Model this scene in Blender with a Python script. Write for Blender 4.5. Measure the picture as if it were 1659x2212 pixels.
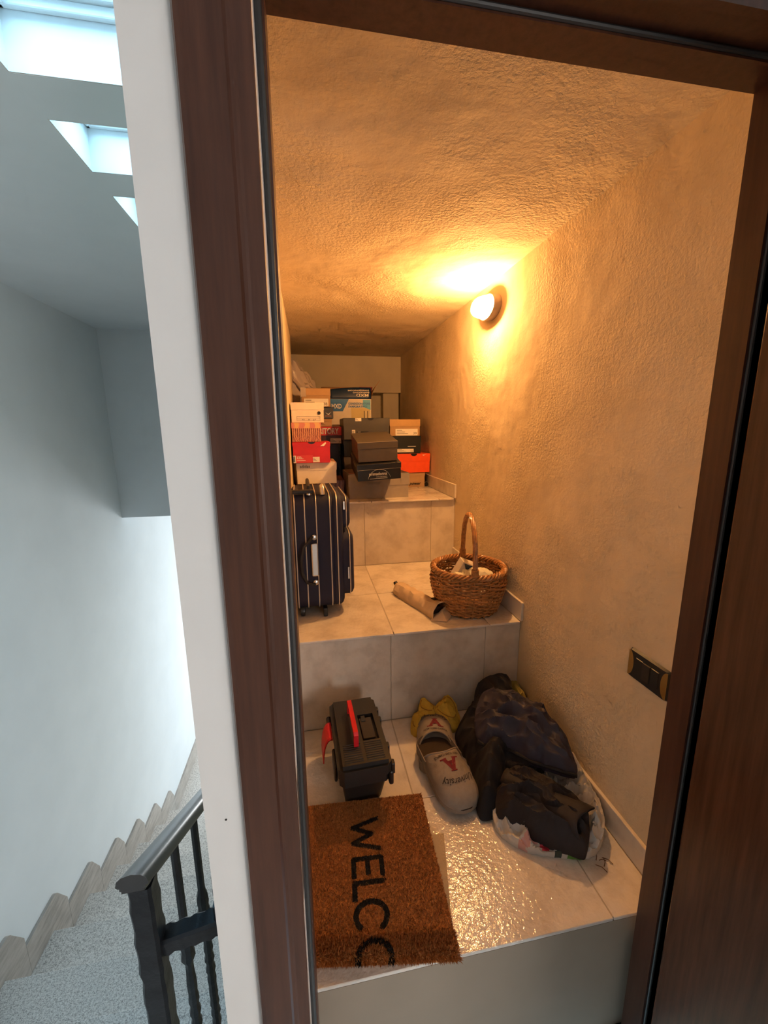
import bpy, bmesh, math, random
from mathutils import Vector, Matrix, noise, Euler
R = math.radians
scene = bpy.context.scene
for o in list(bpy.data.objects): bpy.data.objects.remove(o)
COL = scene.collection

# ------------------------------------------------------------------ camera
PITCH, YAW, ROLL = .1965, .1776, -.0081
cp, sp, cy, sy = math.cos(PITCH), math.sin(PITCH), math.cos(YAW), math.sin(YAW)
F = Vector((sy*cp, cy*cp, -sp)); RT = Vector((cy, -sy, 0)); UP = RT.cross(F)
cr, sr = math.cos(ROLL), math.sin(ROLL)
RX = cr*RT + sr*UP; UX = -sr*RT + cr*UP
cd = bpy.data.cameras.new('camera'); cam = bpy.data.objects.new('camera', cd); COL.objects.link(cam)
cam.matrix_world = Matrix(((RX.x, UX.x, -F.x, -.8053), (RX.y, UX.y, -F.y, -.6466), (RX.z, UX.z, -F.z, 1.1246), (0, 0, 0, 1)))
cd.sensor_fit = 'HORIZONTAL'; cd.sensor_width = 36; cd.lens = 36*882.48/1659; cd.clip_start = .01
scene.camera = cam

# ------------------------------------------------------------------ world, light, exposure
w = bpy.data.worlds.new('sky'); scene.world = w; w.use_nodes = True
bg = w.node_tree.nodes['Background']; bg.inputs[0].default_value = (.50, .80, 1.0, 1); bg.inputs[1].default_value = 1.1
vs = scene.view_settings
vs.view_transform = 'Standard'; vs.look = 'None'; vs.exposure = 0; vs.gamma = 1; vs.use_curve_mapping = False
try:
    scene.cycles.use_denoising = True; scene.cycles.max_bounces = 6; scene.cycles.use_adaptive_sampling = True; scene.cycles.adaptive_threshold = .1; scene.cycles.adaptive_min_samples = 12; scene.cycles.sample_clamp_indirect = 8
    scene.cycles.diffuse_bounces = 4; scene.cycles.transparent_max_bounces = 8; scene.cycles.glossy_bounces = 3
    scene.cycles.caustics_reflective = False; scene.cycles.caustics_refractive = False
except Exception: pass

def light(name, kind, loc, power, color, rot=(0, 0, 0), size=(1, 1), radius=.02):
    l = bpy.data.lights.new(name, kind); l.energy = power; l.color = color
    if kind == 'AREA': l.shape = 'RECTANGLE'; l.size, l.size_y = size
    else: l.shadow_soft_size = radius
    o = bpy.data.objects.new(name, l); COL.objects.link(o); o.location = loc; o.rotation_euler = rot
    return o
SKYX0, SKYX1, CEIL = -1.34, -1.04, 1.80
SKY = [(.816, 1.002), (.513, .704), (.203, .393)]
for a, b in SKY:      # daylight entering by each roof window, just below its pane
    l_ = light('roof_daylight', 'AREA', ((SKYX0+SKYX1)/2, (a+b)/2, CEIL+.135), 1.9, (.36, .72, 1.0), (0, 0, 0), (SKYX1-SKYX0-.05, b-a-.05)); l_.data.spread = R(108)
# daylight from the window on the lower landing; unseen fill light added behind the camera to brighten the hall
light('landing_daylight', 'AREA', (-.50, 5.55, -1.20), 88, (.96, .97, .96), (R(-90), 0, 0), (1.3, 1.3))
light('hall_fill', 'AREA', (.65, -2.95, .75), 43, (1.0, .905, .835), (R(90), 0, 0), (.8, 1.0))

# ------------------------------------------------------------------ materials
def _nt(name):
    m = bpy.data.materials.new(name); m.use_nodes = True
    nt = m.node_tree; return m, nt, nt.nodes['Principled BSDF']
def coords(nt, world=False, vary=False):
    if world:
        return nt.nodes.new('ShaderNodeNewGeometry').outputs['Position']
    tc = nt.nodes.new('ShaderNodeTexCoord').outputs['Object']
    if not vary: return tc
    oi = nt.nodes.new('ShaderNodeObjectInfo'); k = nt.nodes.new('ShaderNodeMath'); k.operation = 'MULTIPLY'; k.inputs[1].default_value = 37.
    nt.links.new(oi.outputs['Random'], k.inputs[0])
    v = nt.nodes.new('ShaderNodeVectorMath'); v.operation = 'ADD'
    nt.links.new(tc, v.inputs[0]); nt.links.new(k.outputs[0], v.inputs[1]); return v.outputs[0]
def tex(nt, vec, scale, detail=4, rough=.55, stretch=None):
    if stretch:
        mp = nt.nodes.new('ShaderNodeMapping'); mp.inputs['Scale'].default_value = stretch
        nt.links.new(vec, mp.inputs['Vector']); vec = mp.outputs[0]
    t = nt.nodes.new('ShaderNodeTexNoise'); t.inputs['Scale'].default_value = scale
    t.inputs['Detail'].default_value = detail; t.inputs['Roughness'].default_value = rough
    nt.links.new(vec, t.inputs['Vector']); return t.outputs['Fac']
def ramp(nt, fac, stops):
    r = nt.nodes.new('ShaderNodeValToRGB'); el = r.color_ramp.elements
    while len(el) < len(stops): el.new(.5)
    for e, (p, c) in zip(el, stops): e.position = p; e.color = (*c, 1)
    nt.links.new(fac, r.inputs[0]); return r.outputs[0]
def bumpn(nt, bsdf, height, strength, dist, chain=None):
    b = nt.nodes.new('ShaderNodeBump'); b.inputs['Strength'].default_value = strength; b.inputs['Distance'].default_value = dist
    nt.links.new(height, b.inputs['Height'])
    if chain is not None: nt.links.new(chain, b.inputs['Normal'])
    nt.links.new(b.outputs[0], bsdf.inputs['Normal']); return b.outputs[0]
def simple(name, col, rough=.6, metal=0, var=.06, scale=18, bump=0, bscale=120, spec=.5, coat=0, alpha=1, vary=True, trans=0, stretch=None):
    m, nt, b = _nt(name); v = coords(nt, vary=vary)
    f = tex(nt, v, scale, stretch=stretch)
    lo = tuple(max(0, c*(1-var)) for c in col); hi = tuple(min(1, c*(1+var)) for c in col)
    nt.links.new(ramp(nt, f, [(.3, lo), (.7, hi)]), b.inputs['Base Color'])
    b.inputs['Roughness'].default_value = rough; b.inputs['Metallic'].default_value = metal
    b.inputs['Specular IOR Level'].default_value = spec; b.inputs['Coat Weight'].default_value = coat
    b.inputs['Coat Roughness'].default_value = .12; b.inputs['Alpha'].default_value = alpha
    b.inputs['Transmission Weight'].default_value = trans
    if bump: bumpn(nt, b, tex(nt, v, bscale, 3, stretch=stretch), bump, .002)
    return m
def plaster(name, c0, c1, bstr=.5, coarse=True):
    m, nt, b = _nt(name); v = coords(nt, world=True)
    f = tex(nt, v, 3.2, 3, .6); nt.links.new(ramp(nt, f, [(.32, c0), (.68, c1)]), b.inputs['Base Color'])
    b.inputs['Roughness'].default_value = .85; b.inputs['Specular IOR Level'].default_value = .25
    n1 = bumpn(nt, b, tex(nt, v, 7, 2, .5), bstr*.55, .02)
    if coarse:
        g = tex(nt, v, 95, 2, .65); mk = tex(nt, v, 2.6, 1)
        mk2 = ramp(nt, mk, [(.42, (.12,)*3), (.66, (1, 1, 1))])
        mul = nt.nodes.new('ShaderNodeMix'); mul.data_type = 'RGBA'; mul.blend_type = 'MULTIPLY'; mul.inputs[0].default_value = 1
        nt.links.new(g, mul.inputs[6]); nt.links.new(mk2, mul.inputs[7])
        bumpn(nt, b, mul.outputs[2], bstr, .006, n1)
    return m
def tile_mat(name, c0, c1, rough, bstr):
    m, nt, b = _nt(name); v = coords(nt, vary=True)
    f = tex(nt, v, 9, 5, .62); nt.links.new(ramp(nt, f, [(.30, c0), (.55, c1), (.75, tuple(min(1, c*1.06) for c in c1))]), b.inputs['Base Color'])
    b.inputs['Roughness'].default_value = rough; b.inputs['Specular IOR Level'].default_value = .55
    bumpn(nt, b, tex(nt, v, 95, 2, .5), bstr, .002); return m
def granite(name):
    m, nt, b = _nt(name); v = coords(nt, world=True)
    f = tex(nt, v, 260, 2, .7); g = tex(nt, v, 110, 3, .7)
    mx = nt.nodes.new('ShaderNodeMix'); mx.data_type = 'FLOAT'; mx.inputs[0].default_value = .45
    nt.links.new(f, mx.inputs[2]); nt.links.new(g, mx.inputs[3])
    nt.links.new(ramp(nt, mx.outputs[0], [(.40, (.30, .285, .27)), (.47, (.58, .56, .535)), (.52, (.74, .72, .69)), (.60, (.86, .84, .81))]), b.inputs['Base Color'])
    b.inputs['Roughness'].default_value = .45; return m
def skirt_stone(name):
    m, nt, b = _nt(name); v = coords(nt, world=True)
    f = tex(nt, v, 26, 6, .7, (1, .35, 1.6)); nt.links.new(ramp(nt, f, [(.3, (.26, .24, .215)), (.5, (.40, .375, .345)), (.72, (.52, .49, .46))]), b.inputs['Base Color'])
    b.inputs['Roughness'].default_value = .3; return m
def wood(name, c0, c1, rough=.3, coat=.3):
    m, nt, b = _nt(name); v = coords(nt, world=True)
    f = tex(nt, v, 14, 5, .6, (6, 6, .35)); nt.links.new(ramp(nt, f, [(.3, c0), (.7, c1)]), b.inputs['Base Color'])
    b.inputs['Roughness'].default_value = rough; b.inputs['Coat Weight'].default_value = coat; b.inputs['Coat Roughness'].default_value = .22; b.inputs['Specular IOR Level'].default_value = .32
    bumpn(nt, b, tex(nt, v, 60, 3, .6, (4, 4, .2)), .06, .002); return m
def emit(name, col, s):
    m = bpy.data.materials.new(name); m.use_nodes = True; nt = m.node_tree
    e = nt.nodes.new('ShaderNodeEmission'); e.inputs[0].default_value = (*col, 1); e.inputs[1].default_value = s
    nt.links.new(e.outputs[0], nt.nodes['Material Output'].inputs[0]); return m
def clearish(name, col, transp, rough=.08):
    m = bpy.data.materials.new(name); m.use_nodes = True; nt = m.node_tree; b = nt.nodes['Principled BSDF']
    b.inputs['Base Color'].default_value = (*col, 1); b.inputs['Roughness'].default_value = rough
    t = nt.nodes.new('ShaderNodeBsdfTransparent'); mx = nt.nodes.new('ShaderNodeMixShader'); mx.inputs[0].default_value = 1-transp
    nt.links.new(t.outputs[0], mx.inputs[1]); nt.links.new(b.outputs[0], mx.inputs[2]); nt.links.new(mx.outputs[0], nt.nodes['Material Output'].inputs[0])
    return m
def plastic_film(name, col, trans, rough):
    m = bpy.data.materials.new(name); m.use_nodes = True; nt = m.node_tree; b = nt.nodes['Principled BSDF']
    b.inputs['Base Color'].default_value = (*col, 1); b.inputs['Roughness'].default_value = rough
    tr = nt.nodes.new('ShaderNodeBsdfTranslucent'); tr.inputs[0].default_value = (*col, 1)
    mx = nt.nodes.new('ShaderNodeMixShader'); mx.inputs[0].default_value = trans
    nt.links.new(b.outputs[0], mx.inputs[1]); nt.links.new(tr.outputs[0], mx.inputs[2]); nt.links.new(mx.outputs[0], nt.nodes['Material Output'].inputs[0])
    v = coords(nt); bumpn(nt, b, tex(nt, v, 45, 5, .6), .35, .004); return m

m_plaster = plaster('cream_plaster', (.64, .52, .34), (.75, .62, .43), .65)
m_ceil = plaster('ceiling_plaster', (.60, .49, .33), (.74, .62, .43), 1.3)
m_backw = plaster('back_wall_paint', (.60, .52, .40), (.68, .60, .46), .2, False)
m_white = plaster('white_paint', (.74, .74, .73), (.79, .79, .78), .10, False)
m_skytint = plaster('skylight_tinted_white', (.74, .81, .86), (.78, .85, .90), .10, False)  # stairwell white with the blue of the skylight put into its colour
m_shaded_riser = plaster('shade_darkened_riser', (.31, .255, .195), (.35, .29, .225), .12, False)  # white step front darkened in colour to stand in for its shade
m_tile = tile_mat('beige_floor_tile', (.56, .49, .41), (.74, .675, .59), .11, .75)
m_rtile = tile_mat('beige_riser_tile', (.52, .45, .37), (.69, .62, .53), .42, .15)
m_grout = simple('grout', (.44, .38, .30), .9)
m_nose = simple('tile_edge', (.62, .54, .44), .5)
m_granite = granite('granite'); m_skirt = skirt_stone('skirting_stone')
m_wood = wood('dark_walnut', (.055, .021, .012), (.095, .038, .022), .36, .10)
m_leaf = wood('door_leaf_walnut', (.060, .022, .010), (.11, .042, .020), .27, .15)
m_gasket = simple('gasket_rubber', (.035, .035, .035), .45)
m_blk = simple('black_plastic', (.012, .012, .013), .38, bump=.08, bscale=300)
m_dblk = simple('black_skirting', (.015, .015, .016), .4)
m_iron = simple('wrought_iron', (.022, .026, .032), .35, .5, bump=.5, bscale=60)
m_chrome = simple('brushed_metal', (.62, .60, .57), .28, .95)
m_brass = simple('brass', (.55, .36, .12), .3, .9)

# ------------------------------------------------------------------ mesh helpers
class MB:
    def __init__(s): s.v = []; s.f = []; s.m = []
    def add(s, vs, fs, mi=0):
        o = len(s.v); s.v += [tuple(p) for p in vs]; s.f += [tuple(i+o for i in f) for f in fs]; s.m += [mi]*len(fs); return s
    def box(s, x0, x1, y0, y1, z0, z1, mi=0):
        return s.add([(x0,y0,z0),(x1,y0,z0),(x1,y1,z0),(x0,y1,z0),(x0,y0,z1),(x1,y0,z1),(x1,y1,z1),(x0,y1,z1)],
              [(0,3,2,1),(4,5,6,7),(0,1,5,4),(1,2,6,5),(2,3,7,6),(3,0,4,7)], mi)
    def prism(s, poly, a, b, axis='x', mi=0):
        n = len(poly); f = {'x': lambda p, t: (t, p[0], p[1]), 'y': lambda p, t: (p[0], t, p[1]), 'z': lambda p, t: (p[0], p[1], t)}[axis]
        vs = [f(p, a) for p in poly]+[f(p, b) for p in poly]
        return s.add(vs, [tuple(range(n-1, -1, -1)), tuple(range(n, 2*n))]+[(i, (i+1) % n, n+(i+1) % n, n+i) for i in range(n)], mi)
    def tube(s, pts, r, n=8, closed=False, mi=0, cap=True):
        pts = [Vector(p) for p in pts]; k = len(pts); rings = []; up = None
        for i, p in enumerate(pts):
            a = pts[(i-1) % k] if (closed or i) else p; b = pts[(i+1) % k] if (closed or i < k-1) else p
            d = (b-a).normalized()
            if up is None: up = d.orthogonal().normalized()
            up = (up-d*up.dot(d)); up = up.normalized() if up.length > 1e-6 else d.orthogonal().normalized()
            q = d.cross(up); rr = r[i] if isinstance(r, (list, tuple)) else r
            rings.append([p+(up*math.cos(2*math.pi*j/n)+q*math.sin(2*math.pi*j/n))*rr for j in range(n)])
        vs = [v for g in rings for v in g]; fs = []
        for i in range(k if closed else k-1):
            j = (i+1) % k
            fs += [(i*n+t, i*n+(t+1) % n, j*n+(t+1) % n, j*n+t) for t in range(n)]
        if cap and not closed: fs += [tuple(range(n-1, -1, -1)), tuple((k-1)*n+t for t in range(n))]
        return s.add(vs, fs, mi)
    def lathe(s, prof, c=(0, 0, 0), n=24, axis='z', mi=0):
        vs = []; k = len(prof)
        for (r, h) in prof:
            for j in range(n):
                a = 2*math.pi*j/n; p = (r*math.cos(a), r*math.sin(a), h)
                if axis == 'x': p = (h, r*math.cos(a), r*math.sin(a))
                if axis == 'y': p = (r*math.cos(a), h, r*math.sin(a))
                vs.append((p[0]+c[0], p[1]+c[1], p[2]+c[2]))
        fs = [(i*n+j, i*n+(j+1) % n, (i+1)*n+(j+1) % n, (i+1)*n+j) for i in range(k-1) for j in range(n)]
        fs += [tuple(range(n-1, -1, -1)), tuple((k-1)*n+j for j in range(n))]
        return s.add(vs, fs, mi)
    def grid(s, P, mi=0, closed_u=False):
        nu, nv = len(P), len(P[0]); vs = [p for r in P for p in r]
        fs = [(i*nv+j, ((i+1) % nu)*nv+j, ((i+1) % nu)*nv+j+1, i*nv+j+1) for i in range(nu if closed_u else nu-1) for j in range(nv-1)]
        return s.add(vs, fs, mi)
    def rbox(s, x0, x1, y0, y1, z0, z1, r=.004, seg=2, mi=0):
        bm = bmesh.new(); bmesh.ops.create_cube(bm, size=1)
        for v in bm.verts: v.co = Vector(((x0+x1)/2+v.co.x*(x1-x0), (y0+y1)/2+v.co.y*(y1-y0), (z0+z1)/2+v.co.z*(z1-z0)))
        bmesh.ops.bevel(bm, geom=bm.edges[:], offset=r, segments=seg, affect='EDGES', profile=.5)
        bm.verts.index_update()
        s.add([v.co[:] for v in bm.verts], [[v.index for v in f.verts] for f in bm.faces], mi); bm.free(); return s
    def mesh(s, name, mats, smooth=False):
        me = bpy.data.meshes.new(name); me.from_pydata(s.v, [], s.f)
        for m in (mats if isinstance(mats, (list, tuple)) else [mats]): me.materials.append(m)
        me.polygons.foreach_set('material_index', s.m)
        if smooth: me.polygons.foreach_set('use_smooth', [True]*len(s.f))
        me.validate(); me.update(); return me
    def build(s, name, mats, parent=None, smooth=False, loc=None, rot=None):
        bmx = bmesh.new(); me = s.mesh(name, mats, smooth); bmx.from_mesh(me); bmesh.ops.recalc_face_normals(bmx, faces=bmx.faces[:]); bmx.to_mesh(me); bmx.free()
        o = bpy.data.objects.new(name, me); COL.objects.link(o); o.parent = parent
        if loc: o.location = loc
        if rot: o.rotation_euler = rot
        if smooth:
            try: me.set_sharp_from_angle(angle=R(40))
            except Exception: pass
        return o
def tag(o, label, cat, group=None, kind=None):
    o['label'] = label; o['category'] = cat
    if group: o['group'] = group
    if kind: o['kind'] = kind
    return o
def thing(name, label, cat, loc=(0, 0, 0), rot=(0, 0, 0), group=None, kind=None):
    o = bpy.data.objects.new(name, None); COL.objects.link(o); o.empty_display_size = .05
    o.location = loc; o.rotation_euler = rot; return tag(o, label, cat, group, kind)
_tc = {}
def text_verts(body, bold=0, shear=0):
    key = (body, bold, shear)
    if key not in _tc:
        c = bpy.data.curves.new('lettering_source', 'FONT'); c.body = body; c.size = 1; c.offset = bold; c.shear = shear; c.resolution_u = 3
        o = bpy.data.objects.new('lettering_source', c); COL.objects.link(o)
        dg = bpy.context.evaluated_depsgraph_get(); me = bpy.data.meshes.new_from_object(o.evaluated_get(dg))
        vs = [v.co.copy() for v in me.vertices]; fs = [tuple(p.vertices) for p in me.polygons]
        bpy.data.objects.remove(o); bpy.data.curves.remove(c); bpy.data.meshes.remove(me)
        x0 = min(v.x for v in vs); x1 = max(v.x for v in vs); y0 = min(v.y for v in vs); y1 = max(v.y for v in vs)
        _tc[key] = ([((v.x-x0)/(x1-x0), (v.y-y0)/(y1-y0)) for v in vs], fs)
    return _tc[key]
def lettering(body, parent, mat, fn, bold=0, shear=0, name='lettering'):
    """fn maps (u,v) of the text's unit box to a point on the parent's surface"""
    vs, fs = text_verts(body, bold, shear); mb = MB(); mb.add([fn(u, v) for u, v in vs], fs)
    me = mb.mesh(name, mat); o = bpy.data.objects.new(name, me); COL.objects.link(o); o.parent = parent; return o
def front_text(body, parent, mat, x0, x1, z0, z1, y=-.0015, flip=False, **k):
    if flip: return lettering(body, parent, mat, lambda u, v: (x1-u*(x1-x0), y, z1-v*(z1-z0)), **k)
    return lettering(body, parent, mat, lambda u, v: (x0+u*(x1-x0), y, z0+v*(z1-z0)), **k)
def inside(p, poly):
    c = False; n = len(poly)
    for i in range(n):
        a, b = poly[i], poly[i-1]
        if (a[1] > p[1]) != (b[1] > p[1]) and p[0] < (b[0]-a[0])*(p[1]-a[1])/(b[1]-a[1])+a[0]: c = not c
    return c
def segd(p, a, b):
    ax, ay = a; bx, by = b; dx, dy = bx-ax, by-ay; L = dx*dx+dy*dy
    t = 0 if L == 0 else max(0, min(1, ((p[0]-ax)*dx+(p[1]-ay)*dy)/L))
    return math.hypot(p[0]-ax-t*dx, p[1]-ay-t*dy)
def spline(pts, n):
    k = len(pts); out = []
    for i in range(n):
        t = i*k/n; j = int(t); f = t-j
        p0, p1, p2, p3 = [Vector(pts[(j+q) % k]) for q in (-1, 0, 1, 2)]
        out.append(.5*((2*p1)+(p2-p0)*f+(2*p0-5*p1+4*p2-p3)*f*f+(3*p1-p0-3*p2+p3)*f**3))
    return out

# ------------------------------------------------------------------ closet floors, risers, tiles
L2, L3 = .3785, .7468
D2, D3, NOSE = .7367, 1.5265, .019
XR, XLW, YB = 0.0, -.900, 2.97
def tiles_flat(parent, xs, ys, z, th=.009, g=.0016, mat=None):
    for i in range(len(xs)-1):
        for j in range(len(ys)-1):
            a, b, c, d = xs[i]+g, xs[i+1]-g, ys[j]+(g if j else 0), ys[j+1]-g
            MB().rbox(-(b-a)/2, (b-a)/2, -(d-c)/2, (d-c)/2, -th, 0, .0012, 1).build('tile', mat or m_tile, parent, loc=((a+b)/2, (c+d)/2, z))
def tiles_up(parent, xs, z0, z1, y, th=.008, g=.0014):
    for i in range(len(xs)-1):
        a, b = xs[i]+g, xs[i+1]-g
        MB().rbox(-(b-a)/2, (b-a)/2, 0, th, -(z1-z0)/2, (z1-z0)/2, .001, 1).build('tile', m_rtile, parent, loc=((a+b)/2, y, (z0+z1)/2))
HALL = -.42
f1 = tag(MB().box(XLW, XR, .004, D3, HALL, -.0014).build('floor', m_grout), 'beige tiled closet floor at door level under the doormat', 'floor', kind='structure')
tiles_flat(f1, [XLW, -.5311, -.1495, XR-.0106], [0, .3917, D2+NOSE], 0)
MB().box(XLW, XR, 0.0, .004, HALL, -.0092).build('step_front', m_shaded_riser, f1)
MB().box(XLW, XR, -.008, 0.0, HALL, -.352).build('skirting', m_dblk, f1)
f2 = tag(MB().box(XLW, XR, D2+NOSE+.0014, YB, -.0095, L2-.0014).build('floor', m_grout), 'beige tiled step with the suitcase and wicker basket on it', 'floor', kind='structure')
tiles_flat(f2, [XLW, -.5232, -.1402, XR-.0106], [D2, 1.128, D3+NOSE], L2)
tiles_up(f2, [XLW, -.5311, -.1480, XR], .001, L2-.010, D2+NOSE)
f3 = tag(MB().box(-1.25, XR, D3+NOSE+.0014, YB+.2, L2-.0095, L3-.0014).build('floor', m_grout), 'highest tiled step at the back holding the shoe boxes', 'floor', kind='structure')
tiles_flat(f3, [-1.25, -.867, -.484, -.1011, XR-.0106], [D3, 1.91, 2.29, 2.67, YB+.1], L3)
tiles_up(f3, [XLW, -.5232, -.1402, XR], L2+.001, L3-.010, D3+NOSE)
br = thing('baseboard_right', 'beige tile skirting stepping along the right closet wall', 'baseboard', kind='structure')
def skirt_piece(y0, y1, z):
    MB().rbox(-.0053, .0053, 0, y1-y0, 0, .0775, .0012, 1).build('tile', m_rtile, br, loc=(-.0054, y0, z))
for y0, y1, z in [(0, .37, 0), (.3715, D2+NOSE-.001, 0), (D2, 1.11, L2), (1.1115, D3+NOSE-.001, L2), (D3, 1.62, L3), (1.6215, 2.0, L3), (2.0015, 2.38, L3), (2.3815, 2.76, L3)]: skirt_piece(y0, y1, z)

# ------------------------------------------------------------------ closet walls and ceiling
CZ = 1.745
def subd_wall(name, x0, x1, y0, y1, z0, z1, mat, label, cat='wall'):
    return tag(MB().box(x0, x1, y0, y1, z0, z1).build(name, mat), label, cat, kind='structure')
subd_wall('wall_right', XR, .12, -.03, YB+.3, HALL, CZ+.12, m_plaster, 'ochre lit plaster wall on the right of the closet')
tag(MB().box(XLW-.002, XR, -.03, 2.29, CZ, CZ+.1).box(-1.25, XR, 2.29, YB+.3, CZ, CZ+.1).build('ceiling', m_ceil), 'rough plaster closet ceiling above the lamp', 'ceiling', kind='structure')
wb = tag(MB().box(-1.25, XR, YB+.13, YB+.3, L3, CZ).build('wall_back', m_backw), 'shadowed back wall of the closet behind the boxes', 'wall', kind='structure')
MB().box(-1.25, .0, YB, YB+.13, 1.447, CZ).build('beam', m_backw, wb)
MB().box(-.150, -.012, YB+.03, YB+.13, L3, 1.447).build('pillar', m_backw, wb)
# partition between closet and stairs, end of it shows beside the door
WY = -.13
wl = tag(MB().box(-.972, XLW, WY+.02, 2.29, -2.6, 1.80).build('wall_left', m_plaster), 'thin partition wall between the closet and the stairs', 'wall', kind='structure')
MB().box(-1.25, -.9725, 2.27, 2.29, L2, CZ+.1).build('recess_side', m_plaster, wl)
MB().box(-1.27, -1.25, 2.27, YB+.3, L2, CZ+.1).build('recess_side', m_plaster, wl)

# ------------------------------------------------------------------ front wall, door frame, leaf
OXL, OXR, OZ = -.834, -.1215, 1.6188      # clear opening at the stop
wf = tag(MB().box(-.972, -.845, WY, -.03, HALL, 1.80).box(-.11, 1.3, WY, -.03, HALL, 1.80).box(-.845, -.11, WY, -.03, 1.635, 1.80)
         .build('wall_front', m_white), 'white painted wall end left of the brown door frame', 'wall', kind='structure')
MB().lathe([(.0016, 0), (.0016, -.0006)], (-.944, WY, .585), 10, 'y').build('nail_hole', m_gasket, wf)
tr = thing('trim_1', 'dark walnut door frame around the closet opening', 'door frame', kind='structure')
def casing_profile(s):   # (across, depth) profile, outer edge first
    return [(0, 0), (0, -.010), (.003, -.0155), (.009, -.017), (.048, -.017), (.051, -.0135), (.055, -.0135), (.058, -.012), (.0745, -.012), (.0745, 0)]
ox, ozc = -.9185, 1.6188+.070
MB().prism([(ox+a, WY+d) for a, d in casing_profile(0)], HALL, ozc, 'z').build('casing', m_wood, tr)
MB().prism([(-.0255-a, WY+d) for a, d in casing_profile(0)], HALL, ozc, 'z').build('casing', m_wood, tr)
c = MB(); pr = [(WY+d, ozc-a) for a, d in casing_profile(0)]
c.prism(pr, -.9185, -.0255, 'x').build('head_casing', m_wood, tr)
# jambs: rebate for the leaf, then the stop with its rubber gasket
MB().box(-.848, -.8455, WY-.010, -.03, HALL, 1.632).box(-.8455, OXL, -.078, -.03, HALL, OZ).build('jamb', m_wood, tr)
MB().box(-.110, -.1085, WY-.010, -.03, HALL, 1.632).box(OXR, -.110, -.078, -.03, HALL, OZ).build('jamb', m_wood, tr)
MB().box(-.848, -.1085, WY-.010, -.03, OZ+.010, 1.635).box(-.848, -.1085, -.078, -.03, OZ, OZ+.010).build('head_jamb', m_wood, tr)
MB().tube([(-.8405, -.081, HALL), (-.8405, -.081, OZ+.004)], .0042, 8).build('gasket', m_gasket, tr, True)
MB().tube([(-.1150, -.0805, HALL), (-.1150, -.0805, OZ+.004)], .0032, 8).build('gasket', m_gasket, tr, True)
MB().tube([(-.8405, -.0805, OZ+.005), (-.115, -.0805, OZ+.005)], .0032, 8).build('gasket', m_gasket, tr, True)
st = MB().box(-.8452, -.8440, -.122, -.090, .40, .62).build('strike_plate', m_chrome, tr); st['label'] = 'narrow metal strike plate'
# leaf, hinged on the right, opened towards the hall
lf = thing('door_1', 'open dark walnut door leaf hinged at the right edge', 'door', (-.1015, -.116, HALL+.008), (0, 0, R(92)), kind='structure')
MB().rbox(-.735, 0, 0, .044, 0, 2.02, .003, 2).build('leaf', m_leaf, lf)
MB().tube([(-.69, .048, .98), (-.69, .075, .98), (-.58, .08, .98)], .008, 10).build('handle', m_brass, lf, True)
for hz in (.25, 1.0, 1.75): MB().tube([(.006, .0, hz), (.006, .0, hz+.09)], .006, 10).build('hinge', m_brass, lf, True)

# ------------------------------------------------------------------ hall and stairwell
XS = -2.153
tag(MB().box(-2.153, 1.3, -3.0, -.265, HALL-.12, HALL).build('floor', m_granite), 'speckled granite hall floor at the head of the stairs', 'floor', kind='structure')
ws = tag(MB().box(XS-.12, XS, -3.0, 5.6, -2.6, 1.80).build('wall_stairs', m_skytint), 'long white wall running down beside the stairs', 'wall', kind='structure')
tag(MB().box(XS, -1.28, 2.52, 2.72, .525, 1.80).box(-1.28, -.98, 2.52, 2.72, .3, .745).build('wall_overhang', m_skytint), 'white wall hanging down across the stairwell', 'wall', kind='structure')
tag(MB().box(XS, -1.28, 2.72, 5.6, .525, .64).box(-1.28, .9, 3.28, 5.6, .525, .64).build('ceiling', m_white), 'low white soffit over the lower landing', 'ceiling', kind='structure')
MB().box(-1.80, -1.62, 2.70, 2.74, .487, .5245).build('trim_2', m_white)
tag(bpy.data.objects['trim_2'], 'small white block under the edge of the overhanging wall', 'trim', kind='structure')
# end wall of the lower landing, around its window
we = tag(MB().box(XS, -1.2, 5.6, 5.72, -2.6, .64).box(.2, .9, 5.6, 5.72, -2.6, .64).box(-1.2, .2, 5.6, 5.72, -2.6, -1.9).box(-1.2, .2, 5.6, 5.72, -.5, .64).box(.9, 1.0, 2.3, 5.6, -2.6, .64)
         .build('wall_end', m_white), 'white end wall of the lower landing', 'wall', kind='structure')
m_glass = clearish('window_glass', (.8, .9, .95), .85, .05)
def wall_window(name, x0, x1, y, z0, z1, label):
    t = thing(name, label, 'window', ((x0+x1)/2, y, z0), kind='structure'); w2 = (x1-x0)/2; h = z1-z0
    MB().box(-w2, w2, -.025, .025, 0, .05).box(-w2, w2, -.025, .025, h-.05, h).box(-w2, -w2+.05, -.025, .025, .05, h-.05).box(w2-.05, w2, -.025, .025, .05, h-.05).build('frame', m_white, t)
    MB().box(-w2+.05, w2-.05, -.004, .004, .05, h-.05).build('pane', m_glass, t); return t
wall_window('window_4', -1.2, .2, 5.66, -1.9, -.5, 'white framed window on the lower landing')
tag(MB().box(XS, .2, -3.12, -3.0, HALL, 1.8).box(1.1, 1.3, -3.12, -3.0, HALL, 1.8).box(.2, 1.1, -3.12, -3.0, HALL, .2).box(.2, 1.1, -3.12, -3.0, 1.3, 1.8)
    .build('wall_rear', m_white), 'white rear wall of the hall', 'wall', kind='structure')
wall_window('window_5', .2, 1.1, -3.06, .2, 1.3, 'added white framed window at the rear of the hall, out of view, for the fill light')  # invented window, put around the added hall fill light
subd_wall('wall_hall', 1.3, 1.4, -3.0, -.03, HALL, 1.8, m_white, 'white side wall of the hall')
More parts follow.
